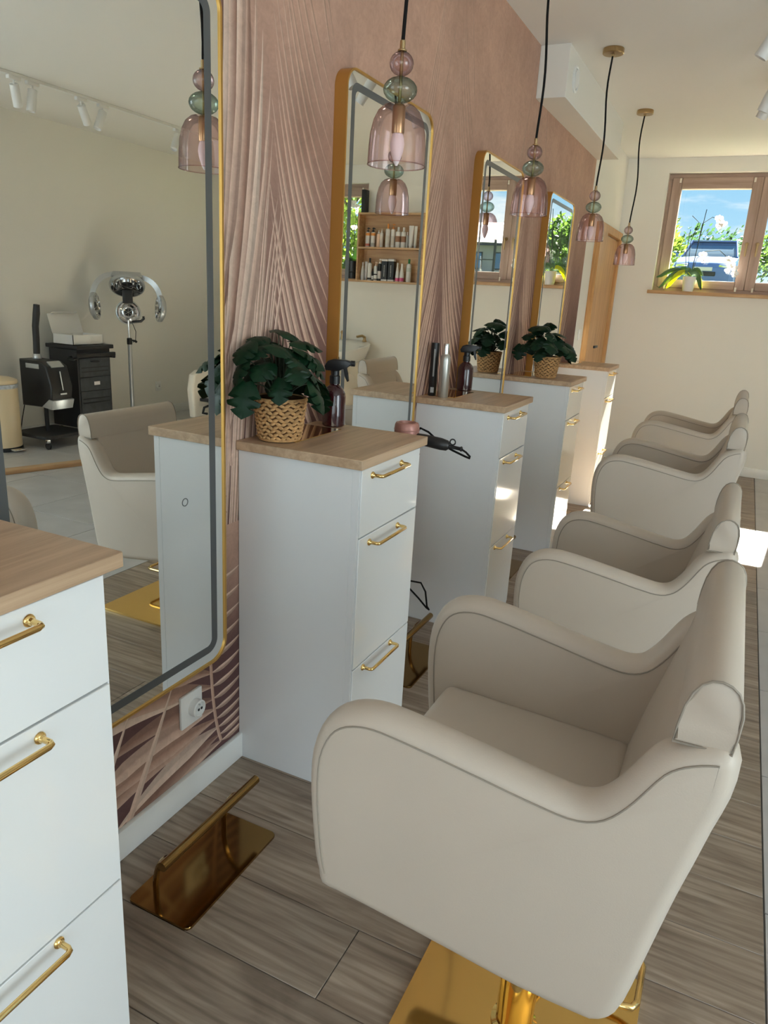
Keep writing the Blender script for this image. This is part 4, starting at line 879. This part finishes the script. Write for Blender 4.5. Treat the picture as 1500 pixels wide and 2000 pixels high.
# ------------------------------------------------------------------ wash units in the far corner
def wash(x, lab):
    t = thing('wash_unit', lab, 'wash unit', (x, 6.05, 0), 0, 'cream backwash units')
    finish('pedestal', bx(-.20, .20, .45, .95, 0, .70, .05, 3), CREAM, t)
    bm = NB(); rings = []
    for (sx_, y0, y1, z0, z1) in ((.16, .52, .86, .62, .68), (.25, .43, .93, .68, .74), (.285, .37, .96, .76, .84), (.29, .36, .97, .79, .88), (.275, .375, .955, .80, .885), (.22, .44, .80, .79, .85), (.16, .50, .74, .72, .75), (.06, .58, .66, .69, .70)):
        rings.append([bm.verts.new((sx_*math.copysign(abs(math.cos(a))**.75, math.cos(a)), (y0+y1)/2+(y1-y0)/2*math.copysign(abs(math.sin(a))**.75, math.sin(a)), (z0+z1)/2+(z1-z0)/2*math.sin(a))) for a in [2*math.pi*k/36 for k in range(36)]])
    for a, b in zip(rings, rings[1:]):
        for k in range(36): bm.faces.new((a[k], a[(k+1) % 36], b[(k+1) % 36], b[k]))
    bm.faces.new(rings[-1]); finish('basin', bm, mat('white_ceramic', (.82, .82, .79), .12), t, ang=60)
    finish('neck_rest', prism(NB(), [(-.13, .80), (-.09, .775), (.09, .775), (.13, .80), (.14, .72), (-.14, .72)], lambda a, b: (a, .345, b), lambda a, b: (a, .42, b), .012, 2), BLACKM, t)
    mx_ = finish('mixer_tap', tb([(-.16, .90, .885), (-.16, .90, .92), (-.15, .86, .935), (-.12, .80, .925)], [.018, .016, .014, .012], 12), BRASS, t)
    finish('tap_base', lt([(.024, .0), (.022, .012), (.016, .016)], 18, c=(-.16, .90, .875)), BRASS, mx_)
    finish('hand_shower', tb([(.10, .89, .88), (.10, .89, .95), (.09, .87, .955)], [.018, .016, .02], 12), BRASS, t)
    finish('seat', bx(-.22, .22, -.50, .42, .30, .43, .04, 3), CREAM, t)
    bm = prism(NB(), [(.10, .40), (.30, .62), (.40, .70), (.46, .68), (.46, .40)], lambda a, b: (-.22, a, b), lambda a, b: (.22, a, b), .03, 3); finish('backrest', bm, CREAM, t)
    for s_ in (-1, 1):
        o_ = [(-.62, .14), (-.65, .40), (-.62, .54), (-.54, .58), (-.20, .56), (.40, .60), (.46, .56), (.46, .10)]
        finish('armrest', prism(NB(), o_, lambda a, b: (s_*.215, a, b), lambda a, b: (s_*.295, a, b), .025, 3), CREAM, t)
    finish('plinth', bx(-.20, .20, -.45, .45, 0, .31, .02), CREAM, t); finish('leg_rest_bar', bx(-.21, .21, -.56, -.50, .29, .32, .005), BLACKM, t); finish('leg_rest_handle', tb([(.10, -.56, .26), (.10, -.63, .25), (.10, -.65, .20), (.05, -.65, .20)], .012, 8), BLACK, t)
wash(2.66, 'cream backwash unit with white basin, nearer the product shelf'); wash(3.27, 'cream backwash unit with white basin, nearer the plain right wall')

# ------------------------------------------------------------------ outside the windows
GRASS = mat('lawn', (.034, .050, .016), .9, var=.4, vscale=1.2)
bm = NB(); vs = [bm.verts.new(p) for p in ((-40, YB+.25, 1.22), (50, YB+.25, 1.22), (70, 30, 2.35), (-60, 30, 2.35), (-60, 70, 2.6), (70, 70, 2.6))]
bm.faces.new(vs[:4]); bm.faces.new((vs[3], vs[2], vs[5], vs[4]))
gr = struct(finish('floor_outside', bm, GRASS, smooth=False)); gr['label'] = 'sloping lawn outside the windows'
LFM = [mat('tree_leaf_%d' % k, c_, .7) for k, c_ in enumerate([(.075, .14, .02), (.035, .08, .025), (.11, .18, .022), (.03, .07, .025)])]
for m_ in LFM: translucent(m_, tuple(m_.node_tree.nodes['Principled BSDF'].inputs['Base Color'].default_value)[:3], .35)
BARK = mat('bark', (.09, .07, .05), .9)
def tree(x, y, z, h, rx, rz, m, lab, n, cat='tree', seed=1, size=.10, low=.3, name='garden_tree'):
    r_ = random.Random(seed); t = thing(name, lab, cat, (x, y, z), 0, 'shrubs and trees outside')
    V, F = [], []
    for i in range(n):
        a = r_.uniform(0, 2*math.pi); u = r_.uniform(-1, 1); rr = r_.uniform(.35, 1)**.5*(1+.25*math.sin(3*a+seed)*math.cos(4*u))
        c_ = Vector((rx*rr*math.cos(a)*math.sqrt(1-u*u), rx*rr*math.sin(a)*math.sqrt(1-u*u), h*low+(h*(1-low))*.5+rz*rr*u)); c_.z = max(c_.z, .02)
        ax = Vector((r_.gauss(0, 1), r_.gauss(0, 1), r_.gauss(0, 1))).normalized(); b = ax.orthogonal().normalized(); s_ = size*r_.uniform(.6, 1.4); d_ = ax.cross(b)
        k = len(V); V += [c_+b*s_, c_+d_*s_*.45, c_-b*s_, c_-d_*s_*.45]; F.append((k, k+1, k+2, k+3))
    me = bpy.data.meshes.new('crown'); me.from_pydata(V, [], F); me.materials.append(m); o_ = bpy.data.objects.new('crown', me); C.objects.link(o_); o_.parent = t
    bm = tb([(0, 0, 0), (.02*h, 0, h*.4), (0, .02*h, h*.75)], [.03*h**.7, .022*h**.7, .008*h], 8)
    for k in range(6):
        a = 1.05*k; tube(bm, [(0, 0, h*(.3+.05*k)), (rx*.5*math.cos(a), rx*.5*math.sin(a), h*(.5+.06*k))], [.014*h**.7, .004*h], 6)
    finish('trunk', bm, BARK, t)
tree(-1.75, 21.0, 1.90, 1.9, 1.0, .95, LFM[2], 'lime green bush left of the parked car', 2600, 'bush', 3, .10, .05, 'garden_bush')
tree(-2.9, 29, 2.30, 2.2, 1.0, .9, LFM[0], 'green tree behind the left end of the car', 1500, 'tree', 4, .13)
tree(-.95, 33, 2.35, 2.2, 1.2, .85, LFM[1], 'dark airy tree behind the middle of the car', 420, 'tree', 5, .12)
tree(.75, 35, 2.35, 2.4, 1.25, .8, LFM[1], 'dark airy tree behind the right end of the car', 420, 'tree', 6, .12)
tree(1.9, 30, 2.35, 1.9, 1.3, .8, LFM[0], 'low green bush at the right of the left window', 1300, 'bush', 7, .12, .05, 'garden_bush')
tree(4.05, 9.1, 1.30, 2.5, 1.05, 1.35, LFM[2], 'bright green bush close outside the product shelf window', 5200, 'bush', 8, .065, .0, 'garden_bush')
tree(4.2, 12.2, 1.45, 2.0, .7, 1.0, LFM[0], 'green bush behind the black-potted orchid', 2600, 'bush', 9, .06, .0, 'garden_bush')
tree(2.6, 17.0, 1.75, 1.45, .8, .75, LFM[0], 'slim green tree mirrored behind the orchid pot', 2600, 'tree', 10, .08, .05)
tree(3.9, 21.0, 1.95, 1.15, .8, .6, LFM[2], 'bright bush mirrored right of the orchid stakes', 2000, 'bush', 11, .09, .0, 'garden_bush')
# parked car
CARB = mat('blue_car_paint', (.10, .18, .42), .18, coat=.8); CARG = mat('car_glass', (.12, .18, .24), .06, .6)
t = thing('parked_car', 'blue hatchback parked outside the left window', 'car', (-.30, 23.6, 2.02), R(-4))
def loft_y(bm, secs):
    """secs: (y, [(x,z)...]) cross sections"""
    rows = [[bm.verts.new((x, yy, z)) for x, z in pts] for yy, pts in secs]; n = len(rows[0])
    for a, b in zip(rows, rows[1:]):
        for k in range(n): bm.faces.new((a[k], a[(k+1) % n], b[(k+1) % n], b[k]))
    bm.faces.new(rows[0][::-1]); bm.faces.new(rows[-1]); return bm
def sec(wd, z0, z1, wt): return [(-wd, z0), (-wd, z0+(z1-z0)*.6), (-wt, z1), (-wt*.5, z1+.02), (wt*.5, z1+.02), (wt, z1), (wd, z0+(z1-z0)*.6), (wd, z0)]
finish('car_body', loft_y(NB(), [(0, sec(.72, .22, .55, .66)), (.12, sec(.84, .18, .70, .76)), (.5, sec(.88, .18, .80, .80)), (1.05, sec(.89, .18, .92, .80)), (3.3, sec(.89, .18, .95, .80)), (3.95, sec(.86, .2, .95, .78)), (4.05, sec(.80, .3, .85, .74))]), CARB, t)
finish('cabin_glass', loft_y(NB(), [(1.0, [(-.74, .90), (.74, .90), (.74, .93), (-.74, .93)]), (1.62, [(-.74, .90), (.74, .90), (.60, 1.40), (-.60, 1.40)]), (3.0, [(-.74, .90), (.74, .90), (.60, 1.43), (-.60, 1.43)]), (3.85, [(-.72, .90), (.72, .90), (.66, 1.0), (-.66, 1.0)])]), CARG, t)
finish('roof', loft_y(NB(), [(1.60, [(-.62, 1.39), (.62, 1.39), (.58, 1.43), (-.58, 1.43)]), (2.3, [(-.62, 1.42), (.62, 1.42), (.56, 1.49), (-.56, 1.49)]), (3.1, [(-.62, 1.40), (.62, 1.40), (.56, 1.45), (-.56, 1.45)])]), CARB, t)
for s_ in (-1, 1):
    finish('headlight', bx(s_*.58-.17, s_*.58+.17, .02, .18, .56, .67, .03), CHROME, t); finish('door_mirror', bx(s_*.98-.10, s_*.98+.10, 1.28, 1.40, .92, 1.06, .03), CARB, t)
    for yy in (.75, 3.25): finish('wheel', tb([(s_*.74, yy, .31), (s_*.90, yy, .31)], .31, 24), BLACKM, t)
    finish('windscreen_pillar', tb([(s_*.76, 1.0, .92), (s_*.61, 1.62, 1.41)], .03, 8), CARB, t)
finish('grille', bx(-.36, .36, -.02, .05, .34, .46, .02), BLACKM, t); finish('number_plate', bx(-.26, .26, -.03, .02, .48, .58, .003), mat('number_plate_white', (.75, .72, .68), .4), t)
# neighbour's house and fence
HW = mat('house_render', (.34, .33, .32), .9); RF = mat('slate_roof', (.025, .03, .045), .6, var=.3, vscale=6)
t = thing('house', 'white house with a dark slate roof across the lawn', 'house', (15.2, 45, 2.45))
finish('wall', bx(-3.2, 3.2, 0, 6, 0, 2.1), HW, t, smooth=False)
finish('roof', prism(NB(), [(-.45, 2.05), (3, 3.5), (6.45, 2.05), (6.45, 2.2), (3, 3.68), (-.45, 2.2)], lambda a, b: (-3.6, a, b), lambda a, b: (3.6, a, b)), RF, t, smooth=False)
for xx in (-2.2, -.4, 1.6): f_ = finish('window', bx(xx-.5, xx+.5, -.04, .02, .7, 1.7), BLACKM, t); finish('pane', bx(xx-.44, xx+.44, -.05, -.035, .76, 1.64), CARG, f_)
t = thing('garden_fence', 'wire garden fence with dark posts in front of the house', 'fence', (4.6, 17.5, 1.78))
for k in range(6): finish('post', bx(k*.9-.025, k*.9+.025, -.025, .025, 0, .95), BLACKM, t)
for z_ in (.15, .5, .88): finish('rail', tb([(0, 0, z_), (4.5, 0, z_)], .012, 6), BLACKM, t)
